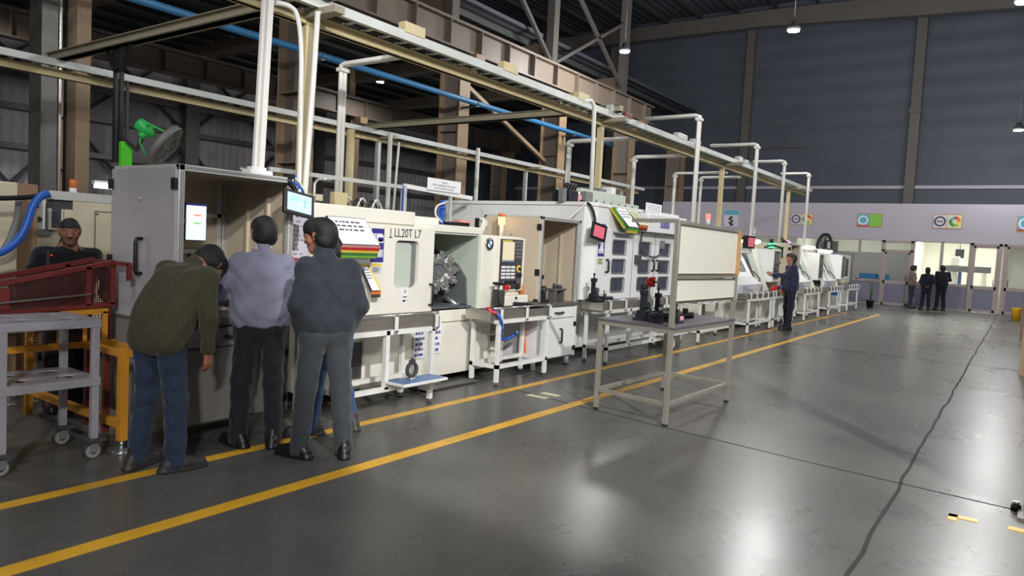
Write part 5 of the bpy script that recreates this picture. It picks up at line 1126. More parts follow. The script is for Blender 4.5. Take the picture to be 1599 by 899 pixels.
# long grey cabinet row behind these, with stack light
t = thing('machine_cabinet', 'long pale cabinet behind the first slant-front lathe', 'cabinet', (17, 7.4, 0))
MB().box((13.0, 6.95, 0), (21.0, 8.0, 2.08), 'chamber', .01).build('body', t); m = MB(); m.box((18.0, 6.94, 1.9), (18.3, 6.95, 1.94), 'black').build('slot', t)
p = at(1204, 385, y=5.2); p.x = min(p.x, 18.5); m = MB(); m.cyl((p.x, 5.2, 1.82), (p.x, 5.2, 1.86), .05, 'black').cyl((p.x, 5.2, 1.98), (p.x, 5.2, 2.08), .05, 'black'); sl = m.build('stack_light', LA); MB().cyl((p.x, 5.2, 1.86), (p.x, 5.2, 1.98), .055, 'green_glow').build('green_lens', sl)
p = at(1106, 336, y=6.4); t = thing('stack_light', 'stack light glowing red above the right end of the whiteboard stand', 'stack light', (p.x, 6.4, 0)); MB().cyl((p.x, 6.4, 0), (p.x, 6.4, 2.36), .022, 'conduit').cyl((p.x, 6.4, 2.36), (p.x, 6.4, 2.46), .05, 'paper').build('stem', t); MB().cyl((p.x, 6.4, 2.46), (p.x, 6.4, 2.60), .055, 'red_glow').build('red_lens', t)
# tube light fittings on top, sign cards, tablets
def tube_light(label, x0, x1, y, z):
    t = thing('tube_light', label, 'light', ((x0 + x1) / 2, y, z)); MB().box((x0, y - .10, z), (x1, y + .10, z + .05), 'white', .01).beam((x0 + .3, y + .08, z - .5), (x0 + .3, y + .08, z), .03, .03, 'white').build('housing', t)
    MB().cyl((x0 + .03, y - .04, z - .03), (x1 - .03, y - .04, z - .03), .035, 'tube_glow', 10).cyl((x0 + .03, y - .09, z + .0), (x1 - .03, y - .09, z + .0), .035, 'tube_glow', 10).build('tubes', t)
    return t
tube_light('bright tube light over the first slant-front lathe, with a white card standing on it', 16.2, 17.35, 5.25, 1.98)
tube_light('bright tube light beside the dark round dish, right of the operator', 21.5, 22.6, 5.2, 1.98); tube_light('bright tube light under the dark screen over the far lathes', 23.7, 25.2, 5.25, 1.92)
wallsheet('sign_card', 'white printed card standing on the tube light over the first slant-front lathe', 16.78, 17.22, 2.05, 2.30, 5.25, 'paper', 4, seed=51, cat='sign'); wallsheet('sign_card', 'white printed card in front of the dark screen over the far lathes', 24.7, 25.05, 2.02, 2.22, 5.2, 'paper', 3, seed=52, cat='sign')
t = thing('tablet_monitor', 'small tablet with rose-red screen over the first slant-front lathe', 'monitor', (15.9, 5.0, 1.85)); c = Vector((15.95, 4.98, 1.93)); rot = Matrix.Rotation(math.radians(-8), 3, 'Z'); MB().cbox(c, (.55, .03, .28), 'black', .006, rot).build('housing', t); m = MB(); on(c, rot, .08, 0, .30, .20, 'screen_rose', m, -.0155); m.build('screen', t); MB().tube([c + Vector((0, .02, .1)), (15.9, 5.15, 2.0), (15.9, 5.4, 1.9)], .02, 'black', 6).build('bracket', t)
t = thing('tablet_monitor', 'small pale blue tablet on a curved black arm left of the operator\'s head', 'monitor', (18.6, 5.0, 1.7)); c = Vector((18.62, 4.93, 1.77)); MB().cbox(c, (.24, .03, .26), 'black', .006).build('housing', t); m = MB(); on(c, Matrix.Identity(3), 0, 0, .19, .21, 'screen_blue', m, -.0155); m.build('screen', t); MB().tube([(17.9, 5.2, 1.86), (18.2, 5.1, 1.92), (18.5, 5.0, 1.88), c + Vector((0, .02, .1)), (18.72, 5.0, 2.1)], .025, 'black', 7, 5).build('arm', t)
t = tag(MB().tube([(18.2, 5.0, 1.25), (18.25, 4.98, 1.42), (18.45, 4.98, 1.50), (18.7, 5.0, 1.44), (18.72, 5.02, 1.25), (18.66, 5.02, .95)], .025, 'black', 7, 6).build('hose'), 'black looped hose beside the operator\'s outstretched hand', 'hose')
t = thing('valve_unit', 'red-topped air unit by the operator\'s waist on the conveyor', 'device', (17.7, 4.95, .86)); MB().box((17.5, 4.66, .84), (17.8, 4.80, .98), 'blue_plate', .01).cyl((17.1, 4.72, .84), (17.1, 4.72, .95), .05, 'red').cyl((17.35, 4.72, .84), (17.35, 4.72, .96), .04, 'red').box((17.05, 4.69, .92), (17.52, 4.75, .96), 'red').box((17.8, 4.68, .84), (18.1, 4.78, .88), 'black').cyl((18.0, 4.73, .88), (18.0, 4.73, 1.14), .06, 'black').build('body', t)
# dish and dark screen over the far lathes
t = thing('dish_fan', 'black round dish standing over the far lathes', 'fan', (23.2, 6.2, 2)); p = at(1287, 384, y=6.05); MB().ring((p.x, 6.05, p.z), (.35, 1, .1), .38, .48, .07, 'black', 30).lathe((p.x, 6.1, p.z), (.35, 1, .1), [(.12, -.1), (.14, .0), (.06, .05)], 'dark_grey').build('rim', t)
for k in range(5): a = 2 * PI * k / 5; MB().beam((p.x, 6.07, p.z), (p.x + .38 * math.cos(a), 6.07 - .1 * math.cos(a), p.z + .38 * math.sin(a)), .02, .13, 'mid_grey').build('blade', t)
MB().cyl((p.x, 6.15, 1.95), (p.x, 6.15, p.z - .10), .05, 'black').build('post', t)
t = thing('wall_monitor', 'wide dark screen beside the black dish over the far lathes', 'monitor', (25.2, 6.2, 2)); a, b = at(1290, 374, y=5.98), at(1308, 394, y=5.98); MB().box((a.x, 5.98, b.z), (b.x, 6.03, a.z), 'black_gauge', .01).beam((a.x + .2, 6.05, 1.95), (a.x + .2, 6.05, b.z + .1), .06, .06, 'black').build('panel', t)
t = thing('control_cabinet', 'dark blue cabinet with white pipes under the black dish', 'cabinet', (23.8, 6.6, 0)); MB().box((21.6, 6.72, 0), (26.4, 7.2, 2.10), 'black_gauge', .01).build('body', t); m = MB()
for k in range(3): m.beam((24.2 + k * .5, 6.70, 1.88), (24.35 + k * .5, 6.70, 2.08), .08, .04, 'blue_light')
m.build('pipes', t)
t = thing('document_board', 'tilted maroon-edged white board over the lathe right of the operator', 'board', (21.2, 5.4, 1.8)); MB().prism([(20.7, 5.6, 2.18), (21.6, 5.6, 2.14), (22.15, 5.3, 1.84), (21.4, 5.3, 1.82)], (0, .03, 0), 'paper_lilac').build('face', t); MB().beam((20.7, 5.6, 2.18), (21.4, 5.3, 1.82), .06, .06, 'maroon').build('edge', t)
# conveyor tables before them: one built, the rest copied
ca = conveyor('white conveyor table before the first slant-front lathe, nearest of the far five', 14.84, 16.55, 4.54, 4.88, .83)
for dx, lab in ((1.9, 'white conveyor table left of the operator, before the small tan booth'), (4.75, 'white conveyor table just right of the operator'), (7.6, 'white conveyor table before the leaning papers, fourth of the far five'), (10.3, 'last white conveyor table at the far end of the line')): copy_thing(ca, (dx, .02, 0), lab)
tag(MB().box((24.3, 4.75, .55), (24.5, 4.95, .82), 'blue_hose', .02).build('parts_bin'), 'blue bin hanging between the last two conveyor tables', 'bin')

# ------------------------------------------------------------------ whiteboard stand in the aisle
S = thing('whiteboard_stand', 'stainless table with tall whiteboards on its right side, standing in the aisle', 'stand', (7.0, 2.98, 0))
A, B, C_, D = Vector((6.235, 2.60, 0)), Vector((7.80, 2.56, 0)), Vector((6.37, 3.40, 0)), Vector((7.90, 3.35, 0)); Z = Vector((0, 0, 1)); w = .045; SF = 'stainless_frame'
for p, h in ((A, 1.90), (B, 1.88), (C_, .90), (D, .90)): lg = MB().beam(p + Z * .02, p + Z * h, w, w, SF, .003, up=Vector((1, 0, 0))).build('leg', S); MB().cyl(p, p + Z * .02, .026, 'rubber', 10).build('foot', lg)
m = MB()
for a, b in ((A, B), (A, C_), (C_, D), (B, D)): m.beam(a + Z * .20, b + Z * .20, w * .8, w * .8, SF).beam(a + Z * .88, b + Z * .88, w, w, SF)
m.beam(A + Z * 1.885, B + Z * 1.868, w * .8, w * .8, SF).beam(A + Z * 1.895, A + Z * 1.895 + (C_ - A) * .62, w * .8, w * .8, SF).beam(A + Z * 1.39, B + Z * 1.39, w * .7, w * .9, SF).beam(A + Z * 1.15, B + Z * 1.14, w * .5, w * .5, SF)
m.build('frame', S)
e = .0; MB().prism([A + Z * .90 + Vector((-.03, -.03, 0)), B + Z * .90 + Vector((.03, -.03, 0)), D + Z * .90 + Vector((.03, .03, 0)), C_ + Z * .90 + Vector((-.03, .03, 0))], (0, 0, .02), 'tool_top').build('tabletop', S)
u_ = (B - A).normalized(); n_ = Vector((u_.y, -u_.x, 0))
def board(z0, z1, nm):
    a, b = A + u_ * .035, B - u_ * .035; o = n_ * .012
    bd = MB().prism([a + Z * z0 + o, b + Z * z0 + o, b + Z * (z1 - .01) + o, a + Z * z1 + o], -n_ * .02, 'board_face').build(nm, S)
    f = MB(); f.beam(a + Z * z0 + o * 1.3, b + Z * z0 + o * 1.3, .012, .014, 'steel').beam(a + Z * z1 + o * 1.3, b + Z * (z1 - .01) + o * 1.3, .012, .014, 'steel'); f.build('edge_strip', bd); return bd
board(1.41, 1.865, 'upper_board'); board(1.155, 1.365, 'lower_board')
MB().beam(B - u_ * .02 + Z * 1.40 + n_ * .026, B - u_ * .02 + Z * 1.87 + n_ * .026, .02, .04, 'wood_edge', up=n_).build('cardboard_strip', S)
tz = .92
gauge('gauge_fixture', 'tall black gauging fixture with green dial on the whiteboard stand table', 'gauge', 6.62, 3.05, tz, .85, 'leaf'); gauge('gauge_fixture', 'middle black gauging fixture on the whiteboard stand table, under the red handle', 'gauge', 6.85, 3.0, tz, .75, 'leaf')
t = thing('gauge_bench', 'low black bench fixture at the table edge beside the gauging fixtures', 'fixture', (6.55, 2.85, tz)); MB().box((6.44, 2.80, tz), (6.52, 2.92, tz + .09), 'black_gauge', .006).box((6.66, 2.80, tz), (6.74, 2.92, tz + .09), 'black_gauge', .006).box((6.42, 2.79, tz + .06), (6.76, 2.93, tz + .095), 'black_gauge', .004).build('frame', t); MB().cyl((6.58, 2.86, tz + .095), (6.58, 2.86, tz + .15), .025, 'steel').build('pin', t)
t = thing('gauge_post', 'thin black upright plate on the whiteboard stand table', 'fixture', (6.78, 3.15, tz)); MB().box((6.72, 3.1, tz), (6.86, 3.2, tz + .05), 'black_gauge').box((6.77, 3.12, tz + .05), (6.81, 3.18, tz + .34), 'black_gauge').build('plate', t)
t = thing('spray_bottle', 'clear bottle with red star handle on the whiteboard stand table', 'bottle', (6.95, 3.18, tz)); MB().lathe((6.95, 3.18, tz), (0, 0, 1), [(.05, 0), (.05, .18), (.025, .25), (.02, .34)], 'plastic_clear', 16).build('body', t); MB().lathe((6.95, 3.18, tz + .02), (0, 0, 1), [(.052, 0), (.052, .10)], 'blue_plate', 16).build('band', t); m = MB()
for k in range(3): a = PI * k / 3; m.beam((6.95 - .09 * math.cos(a), 3.18 - .04, tz + .37 - .05 * math.sin(a)), (6.95 + .09 * math.cos(a), 3.18 - .04, tz + .37 + .05 * math.sin(a)), .03, .025, 'red')
m.cyl((6.95, 3.18, tz + .34), (6.95, 3.18, tz + .40), .03, 'red'); m.build('handle', t)
t = gauge('gauge_fixture', 'black gauging fixture on the table right of the tall stand leg', 'gauge', 6.72, 2.76, tz, .62, 'steel'); 
t = thing('gauge_rail', 'long low black rail fixture on the table under the whiteboard', 'fixture', (7.1, 2.9, tz)); MB().box((6.92, 2.84, tz + .03), (7.40, 2.92, tz + .065), 'black_gauge', .004).box((6.92, 2.83, tz), (6.96, 2.93, tz + .03), 'black_gauge').box((7.34, 2.83, tz), (7.38, 2.93, tz + .03), 'black_gauge').box((7.0, 2.98, tz), (7.5, 3.04, tz + .05), 'black_gauge', .004).build('rail', t); MB().lathe((7.02, 2.88, tz + .065), (0, 0, 1), [(.035, 0), (.015, .04)], 'steel_bright').cyl((7.2, 2.86, tz + .065), (7.2, 2.86, tz + .11), .03, 'dark_grey').build('pins', t)
t = tag(MB().box((6.84, 2.98, tz), (6.97, 3.06, tz + .012), 'wood_edge').cyl((6.88, 2.78, tz), (6.88, 2.78, tz + .05), .015, 'rose').cyl((6.93, 2.78, tz), (6.93, 2.78, tz + .05), .015, 'rose').build('setting_pins') , 'two pink setting pins by the gauging fixtures on the stand table', 'pin')

# ------------------------------------------------------------------ grey two-tier trolley
T = thing('parts_trolley', 'grey two-tier steel trolley on castors at the left edge', 'trolley', (2.06, 5.3, 0)); x0, x1, y0, y1 = 1.76, 2.35, 5.05, 5.56; w = .045
for x in (x0, x1 - w):
    for y in (y0, y1 - w):
        MB().box((x, y, .14), (x + w, y + w, .93), 'trolley', .004).build('leg', T)
        cx_, cy_ = x + w / 2, y + w / 2
        c = MB().box((cx_ - .06, cy_ - .055, .120), (cx_ + .06, cy_ + .055, .142), 'dark_grey').prism([(cx_ - .03, cy_ - .028, .135), (cx_ + .03, cy_ - .028, .135), (cx_ + .012, cy_ - .028, .045), (cx_ - .03, cy_ - .028, .045)], (0, .006, 0), 'mid_grey').prism([(cx_ - .03, cy_ + .022, .135), (cx_ + .03, cy_ + .022, .135), (cx_ + .012, cy_ + .022, .045), (cx_ - .03, cy_ + .022, .045)], (0, .006, 0), 'mid_grey').build('castor', T)
        MB().cyl((cx_ - .01, cy_ - .02, .055), (cx_ - .01, cy_ + .02, .055), .055, 'dark_grey', 22).cyl((cx_ - .01, cy_ - .022, .055), (cx_ - .01, cy_ + .022, .055), .046, 'wheel', 22).cyl((cx_ - .01, cy_ - .026, .055), (cx_ - .01, cy_ + .026, .055), .022, 'dark_grey', 14).build('wheel', c)
def slot(cx_, cy_): return [(cx_ + .065 * math.cos(2 * PI * k / 16), cy_ + .052 * math.sin(2 * PI * k / 16)) for k in range(16)]
for z, nm in ((.955, 'top_shelf'), (.56, 'lower_shelf')):
    hs = [slot(a, b) for a in (.16, .43) for b in (.14, .37)]
    s_ = MB(); s_.plate([(0, 0), (x1 - x0, 0), (x1 - x0, y1 - y0), (0, y1 - y0)], hs, (x0, y0, z - .008), (1, 0, 0), (0, 1, 0), .008, 'trolley')
    for q0, q1 in (((x0 - .004, y0 - .004), (x1 + .004, y0 - .001)), ((x0 - .004, y1 + .001), (x1 + .004, y1 + .004)), ((x0 - .004, y0), (x0 - .001, y1)), ((x1 + .001, y0), (x1 + .004, y1))): s_.box((q0[0], q0[1], z - .055), (q1[0], q1[1], z), 'trolley')
    if nm == 'top_shelf': s_.prism([(x0 + w, y0 - .005, z - .05), (x1 - .2, y0 - .005, z - .05), (x1 - .15, y0 - .005, z - .01), (x0 + w, y0 - .005, z - .01)], (0, -.003, 0), 'trolley')
    s_.build(nm, T)

# ------------------------------------------------------------------ maroon mesh chute guard on an orange frame
def mesh_panel(mb, p00, p10, p11, p01, nu, nv, m, r=.004):
    p00, p10, p11, p01 = map(Vector, (p00, p10, p11, p01))
    for i in range(nu + 1): t = i / nu; mb.beam(p00.lerp(p10, t), p01.lerp(p11, t), r, r, m)
    for i in range(nv + 1): t = i / nv; mb.beam(p00.lerp(p01, t), p10.lerp(p11, t), r, r, m)
    return mb
g = thing('chute_guard', 'maroon mesh-sided chute guard sloping up to the right behind the grey trolley', 'guard', (2.3, 5.85, .9)); MA = 'maroon'
zb = lambda x: .97 + (x - 1.93) * .02; zt_ = lambda x: 1.145 + (x - 1.93) * .205
for y, nm in ((5.66, 'near'), (6.0, 'far')):
    f = MB(); xa, xm, xb = 1.80, 2.54, 2.73
    f.beam((xa, y, zt_(xa)), (xb, y, zt_(xb)), .03, .035, MA).beam((xa, y, zb(xa) - .02), (xb, y, zb(xb) + .0), .03, .03, MA)
    for x in (xm, xb - .015): f.beam((x, y, zb(x)), (x, y, zt_(x)), .035, .03, MA, up=Vector((0, 1, 0)))
    f.box((1.80, y - .015, zb(1.8)), (2.03, y + .015, zt_(1.80)), MA)
    sd = f.build('side_frame', g)
    k = MB(); mesh_panel(k, (2.03, y, zb(2.03)), (xm, y, zb(xm)), (xm, y, zt_(xm)), (2.03, y, zt_(2.03)), 44, 14, 'mesh_wire', .005); mesh_panel(k, (xm, y, zb(xm)), (xb, y, zb(xb)), (xb, y, zt_(xb)), (xm, y, zt_(xm)), 14, 16, 'mesh_wire', .005); k.build('mesh', sd)
f = MB(); f.beam((2.71, 5.40, zt_(2.71)), (2.71, 6.0, zt_(2.71)), .03, .03, MA).beam((2.71, 5.40, zt_(2.71) - .12), (2.71, 5.40, zt_(2.71)), .03, .03, MA).box((1.80, 5.67, .955), (2.71, 5.99, .965), 'steel_grey').beam((1.9, 5.63, 1.02), (2.55, 5.63, 1.07), .012, .012, 'steel'); f.build('chute_bed', g)
ts = thing('machine_stand', 'low brown stand on levelling feet glimpsed under the trolley shelf', 'stand', (2.6, 7.1, 0)); MB().box((2.46, 6.95, .62), (2.76, 7.4, .68), 'wall_tan').build('top', ts)
for x, y in ((2.52, 7.0), (2.69, 7.0), (2.52, 7.34), (2.69, 7.34)): lg = MB().box((x - .03, y - .03, .08), (x + .03, y + .03, .62), 'wall_tan').build('leg', ts); MB().cyl((x, y, 0), (x, y, .015), .05, 'steel_bright', 14).cyl((x, y, .01), (x, y, .09), .014, 'steel_bright', 8).build('foot', lg)
for xx, yy_ in ((2.69, 5.68), (2.69, 5.98), (1.84, 5.98)): MB().box((xx - .02, yy_ - .02, 0), (xx + .02, yy_ + .02, .97), MA).build('strut', g)
o = thing('mesh_frame', 'orange-yellow mesh frame under the maroon guard, one leg before the booth', 'frame', (2.4, 5.7, 0)); YF = 'yellow_frame'; yy = 5.615
f = MB(); f.beam((1.70, yy, .70), (2.72, yy, .70), .04, .045, YF).beam((2.34, yy, .935), (2.66, yy, .945), .035, .035, YF).beam((2.64, yy, .70), (2.64, yy, .94), .035, .035, YF, up=Vector((1, 0, 0)))
for x in (1.95, 2.14, 2.33, 2.5): f.beam((x, yy, .70), (x, yy, .92), .025, .025, YF, up=Vector((1, 0, 0)))
f.beam((2.67, yy, .70), (2.67, 5.06, .70), .04, .045, YF).beam((2.52, 5.06, .70), (2.72, 5.06, .70), .04, .045, YF).beam((2.51, 5.06, .20), (2.51, 6.6, .20), .05, .05, YF).beam((2.51, 5.06, .70), (2.51, 5.66, .70), .04, .045, YF); f.build('frame', o)
k = MB(); mesh_panel(k, (1.75, yy, .72), (2.64, yy, .72), (2.64, yy, .93), (1.75, yy, .93), 40, 10, 'mesh_wire', .003); k.build('mesh', o)
lg = MB().beam((2.51, 5.06, .09), (2.51, 5.06, .74), .055, .055, YF, up=Vector((1, 0, 0))).build('leg', o); MB().cyl((2.51, 5.06, 0), (2.51, 5.06, .02), .06, 'steel_bright', 16).cyl((2.51, 5.06, .015), (2.51, 5.06, .10), .014, 'steel_bright', 8).build('foot', lg)
lg = MB().beam((2.51, 6.6, .0), (2.51, 6.6, .94), .05, .05, YF, up=Vector((1, 0, 0))).build('leg', o)
mo = thing('monitor_back', 'black monitor seen from behind with a red light, before the cropped-hair man', 'monitor', (2.66, 6.2, 1.15)); a, b = at(76, 391, y=6.22), at(152, 436, y=6.22)
MB().box((a.x, 6.22, b.z - .03), (b.x, 6.26, a.z), 'black', .006).build('housing', mo); MB().cyl((a.x + .02, 6.215, a.z - .035), (a.x + .02, 6.222, a.z - .035), .006, 'led_red', 10).build('led', mo); MB().box(((a.x + b.x) / 2 - .03, 6.26, .0), ((a.x + b.x) / 2 + .03, 6.30, 1.3), 'black').build('stand', mo)

# ------------------------------------------------------------------ machines of the second line at the left
t = thing('machine_cabinet', 'cream machine cabinet with dark window behind the cropped-hair man', 'cabinet', (4.6, 9.4, 0))
MB().box((3.42, 9.0, .1), (6.4, 10.4, 1.87), 'cream_dim', .015).build('body', t); a = at(78, 318, y=8.97); m = MB(); p, q = at(60, 310, y=8.98), at(76, 368, y=8.98); m.box((p.x, 8.96, q.z), (q.x + .03, 9.0, p.z - .06), 'mid_grey').build('side_recess', t)
p, q = at(79, 320, y=8.95), at(93, 356, y=8.95); m = MB(); m.box((p.x - .02, 8.92, q.z - .02), (q.x + .02, 9.0, p.z + .02), 'cream').box((p.x, 8.91, q.z), (q.x, 8.93, p.z), 'dark_window').build('window', t)
p, q = at(149, 330, y=8.98), at(178, 430, y=8.98); m = MB(); m.box((p.x, 8.985, q.z), (p.x + .008, 9.0, p.z), 'mid_grey').box((p.x, 8.985, p.z), (q.x + .3, 9.0, p.z + .008), 'mid_grey').cyl((p.x + .03, 8.99, p.z - .03), (p.x + .03, 9.0, p.z - .03), .01, 'black').build('panel_seam', t)
p = at(114, 300, y=9.3); m = MB(); m.cyl((p.x, 9.3, 1.86), (p.x, 9.3, 2.0), .04, 'paper').cyl((p.x, 9.3, 2.0), (p.x, 9.3, 2.10), .04, 'amber_orange').build('signal_lamp', t)
for x in (3.6, 6.2): MB().box((x - .08, 9.1, 0), (x + .08, 10.3, .1), 'dark_grey').build('foot', t)
t = thing('machine_cabinet', 'cream machine side at the left edge behind the blue hose', 'cabinet', (2.0, 8, 0)); p = at(28, 285, y=7.6); MB().box((.6, 7.6, .08), (p.x, 8.6, p.z), 'cream_dim', .015).build('body', t); MB().box((.7, 7.7, 0), (p.x - .1, 8.5, .08), 'dark_grey').build('plinth', t)
t = thing('pipe_post', 'dark thick post between the two cream cabinets at the left', 'post', (3.0, 8.3, 0)); p = at(36, 340, y=8.2); MB().box((p.x - .09, 8.1, 0), (p.x + .09, 8.3, 1.95), 'wall_tan').build('post', t)
p, q = at(75, 304, y=7.2), at(178, 312, y=7.2); t = thing('cable_tray', 'short pale cable tray behind the cropped-hair man', 'cable tray', (p.x, 7.2, p.z)); MB().box((p.x, 7.15, p.z - .04), (q.x + .4, 7.25, p.z + .04), 'aluminium', .004).build('tray', t); MB().box((p.x, 7.18, p.z - .12), (p.x + .2, 7.24, p.z - .04), 'dark_grey').box((q.x + .3, 7.18, 0), (q.x + .36, 7.24, p.z), 'aluminium').build('support', t)
m = MB(); pp = [at(u, v, y=7.1) for u, v in ((76, 302), (62, 308), (50, 325), (42, 350), (30, 372), (12, 388), (-10, 397), (-50, 400), (-90, 380), (-105, 350))]; m.tube(pp, .035, 'blue_hose', 8, 5); tag(m.build('air_hose'), 'thick blue hose drooping from the pale cable tray at the left', 'hose')
m = MB(); pp = [at(u, v, y=7.25) for u, v in ((74, 302), (50, 307), (20, 309), (-40, 309), (-160, 300))]; m.tube(pp, .022, 'black', 7, 4); tag(m.build('cable'), 'black cable running left from the pale cable tray', 'cable')
m = MB(); pp = [at(u, v, y=7.4) for u, v in ((30, 310), (27, 340), (20, 362), (12, 380), (2, 392), (-30, 402), (-60, 395))]; m.tube(pp, .03, 'mid_grey', 7, 4); tag(m.build('cable'), 'grey drooping cable beside the blue hose at the left edge', 'cable')
p = at(54, 330, y=8.4); t = thing('meter_box', 'small pale box with dials on the dark post at the left', 'box', (p.x, 8.4, p.z)); MB().box((p.x - .07, 8.3, p.z - .18), (p.x + .06, 8.36, p.z + .10), 'white', .005).cyl((p.x - .03, 8.29, p.z + .05), (p.x - .03, 8.30, p.z + .05), .03, 'dark_grey').cyl((p.x, 8.29, p.z - .08), (p.x, 8.30, p.z - .08), .03, 'dark_grey').build('case', t); MB().box((p.x - .3, 8.36, p.z - .05), (p.x, 8.42, p.z), 'steel_grey').build('bracket', t)
p, q = at(145, 287, y=12.4), at(176, 291, y=12.4); t = thing('tube_light', 'lit tube light left of the grey booth door', 'light', (p.x, 11.5, p.z)); MB().box((p.x, 12.35, p.z), (q.x + .4, 12.45, p.z + .06), 'white').box((p.x + .5, 12.38, p.z), (p.x + .54, 12.42, 3.95), 'dark_grey').build('housing', t); MB().cyl((p.x, 12.34, p.z - .03), (q.x + .4, 12.34, p.z - .03), .035, 'tube_glow', 10).build('tube', t)

# ------------------------------------------------------------------ overhead cable gantries
def gantry(label, y, x0, x1, posts, z=3.92, boxes=(), pm_='gantry_cream'):
    t = thing('cable_gantry', label, 'cable gantry', (x0, y, 0))
    MB().box((x0, y - .025, z - .08), (x1, y + .03, z + .04), 'gantry_cream').box((x0, y - .06, z - .08), (x1, y + .06, z - .068), 'gantry_cream').box((x0, y - .06, z + .03), (x1, y + .06, z + .04), 'gantry_cream').build('beam', t)
    yn = y - .27
    m = MB(); m.box((x0, yn - .01, z + .05), (x1, yn + .01, z + .155), 'gantry_grey').box((x0, yn, z + .05), (x1, yn + .05, z + .06), 'gantry_grey').box((x0, yn, z + .145), (x1, yn + .04, z + .155), 'gantry_grey').build('tray_rail', t)
    m = MB(); x = x0 + .1
    while x < x1: m.box((x, yn, z + .06), (x + .05, y, z + .075), 'gantry_grey'); x += .28
    for k in range(3): m.box((x0, yn + .05 + k * .07, z + .08), (x1, yn + .095 + k * .07, z + .11), ('black', 'gantry_dark', 'black')[k])
    m.build('cable_ladder', t)
    for px in posts:
        MB().box((px - .045, y - .05, .012), (px + .045, y + .05, z - .08), pm_).box((px - .12, y - .12, 0), (px + .12, y + .12, .012), 'steel_grey').build('post', t); MB().box((px - .07, yn - .25, z - .02), (px + .07, y + .1, z + .05), 'cross_beam').build('bracket', t)
    for bx_, L_, h_, c_ in boxes: MB().box((bx_, yn - .02, z + .14), (bx_ + L_, yn + .10, z + .14 + h_ * .8), c_, .006).build('joint_box', t)
    return t
g1 = gantry('near cable gantry with cream beam on posts, running over the machine line', 6.5, -6, 26.5, (5.1, 11.72, 18.2, 24.6), boxes=((6.3, .35, .16, 'gantry_cream'), (8.3, .35, .16, 'gantry_cream'), (10.4, .35, .16, 'gantry_cream'), (11.55, .4, .16, 'gantry_grey'), (12.1, .3, .12, 'maroon'), (14.6, .5, .14, 'gantry_grey'), (15.5, .4, .14, 'gantry_grey'), (18.6, .3, .16, 'gantry_grey'), (19.1, .3, .13, 'gantry_grey'), (19.6, .25, .12, 'mid_grey')))
g2 = gantry('far cable gantry parallel to the machine line, behind the first', 12.6, -6, 26, (-5.6, 12.05, 18.2, 24.6), pm_='gantry_grey')
for x, lab in ((5.1, 'cross beam between the two cable gantries, nearest, above the gauging booth'), (11.72, 'cross beam between the two cable gantries above the nine-window machine')): tag(MB().box((x - .06, 6.1, 4.08), (x + .06, 12.7, 4.20), 'cross_beam').box((x - .1, 6.1, 4.08), (x + .1, 12.7, 4.09), 'cross_beam').box((x - .1, 6.1, 4.19), (x + .1, 12.7, 4.20), 'cross_beam').build('cross_beam'), lab, 'beam')
def drop(label, x, yg, ye, zb_, z=4.16, r=.03, n=2, m0='conduit', zg=None, base=None):
    t = thing('drop_pipe', label, 'pipe', (x, ye, zb_)); mm = MB()
    bx_, by_ = base if base else (x, ye)
    for k in range(n):
        o = (k - (n - 1) / 2) * r * 2.1; mm.tube([(x + o, yg, (zg or z)), (x + o, ye + (.06 if ye < yg else -.06), z), (x + o, ye, z - .02), (x + o, ye, z - .08), (bx_ + o, by_, zb_)], r, m0, 10)
    pb = mm.build('pipe', t); MB().box((x - r * 2.4, ye - r * 1.6, z - .10), (x + r * 2.4, ye + r * 1.6, z - .05), m0).build('coupling', pb) if n > 1 else None
    return t
drop('white square-cornered drop pipe from the gantry beside the whiteboard stand, nearest of four', 12.95, 6.2, 5.12, .86, z=4.17, r=.032); drop('white drop pipe from the gantry, second of the four on the aisle side', 16.5, 6.2, 5.12, 1.70, z=4.15, r=.032, n=2)
drop('white drop pipe from the gantry, third of the four on the aisle side', 19.75, 6.2, 5.38, 1.9, z=4.18, r=.032); drop('white drop pipe from the gantry, farthest of the four on the aisle side', 22.5, 6.2, 5.40, 1.865, z=4.16, r=.032)
drop('white drop pipe behind the nine-window machine, left of the red cable box', 13.35, 6.57, 8.15, 0, z=3.87, r=.04, m0='conduit'); drop('white drop pipe behind the line, second on the far side of the gantry', 15.95, 6.57, 7.88, 2.08, z=3.86, r=.035); drop('white drop pipe behind the line, third on the far side of the gantry', 18.8, 6.57, 8.03, 0, z=3.79, r=.03); drop('white drop pipe behind the line, farthest on the far side of the gantry', 19.9, 6.57, 7.7, 2.08, z=3.79, r=.03)
drop('thick pale double drop pipe behind the first lathe, under the gantry', 6.8, 6.57, 7.86, 1.92, z=3.95, r=.032)
t = thing('drop_pipe', 'white hose hanging beside the gantry post, right of the two', 'pipe', (5.1, 6.2, 2)); MB().tube([(5.25, 6.3, 3.98), at(496, 20, y=6.2), at(488, 140, y=6.2), at(477, 287, y=6.2), at(474, 330, y=6.2)], .03, 'conduit', 10).build('pipe', t)
t = thing('drop_pipe', 'white hose looping over from the left and down the gantry post', 'pipe', (5.0, 6.3, 2)); MB().tube([at(430, 4, y=6.3), at(452, 10, y=6.3), at(464, 25, y=6.3), at(470, 70, y=6.3), at(470, 160, y=6.3), at(467, 290, y=6.3), at(466, 330, y=6.3)], .026, 'conduit', 10, 6).build('pipe', t)
t = thing('cable_duct', 'wide white double duct rising from the top of the gauging booth', 'duct', (3.7, 5.4, 2.05)); a, b = at(406, 270, y=5.4), at(424, -40, y=5.4); MB().beam(a, b, .05, .05, 'conduit', .006).beam(a + Vector((-.045, .02, 0)), b + Vector((-.045, .02, 0)), .03, .04, 'conduit', .006).build('duct', t); MB().box((a.x - .08, 5.34, 2.05), (a.x + .05, 5.46, 2.07), 'white', .004).build('base', t)
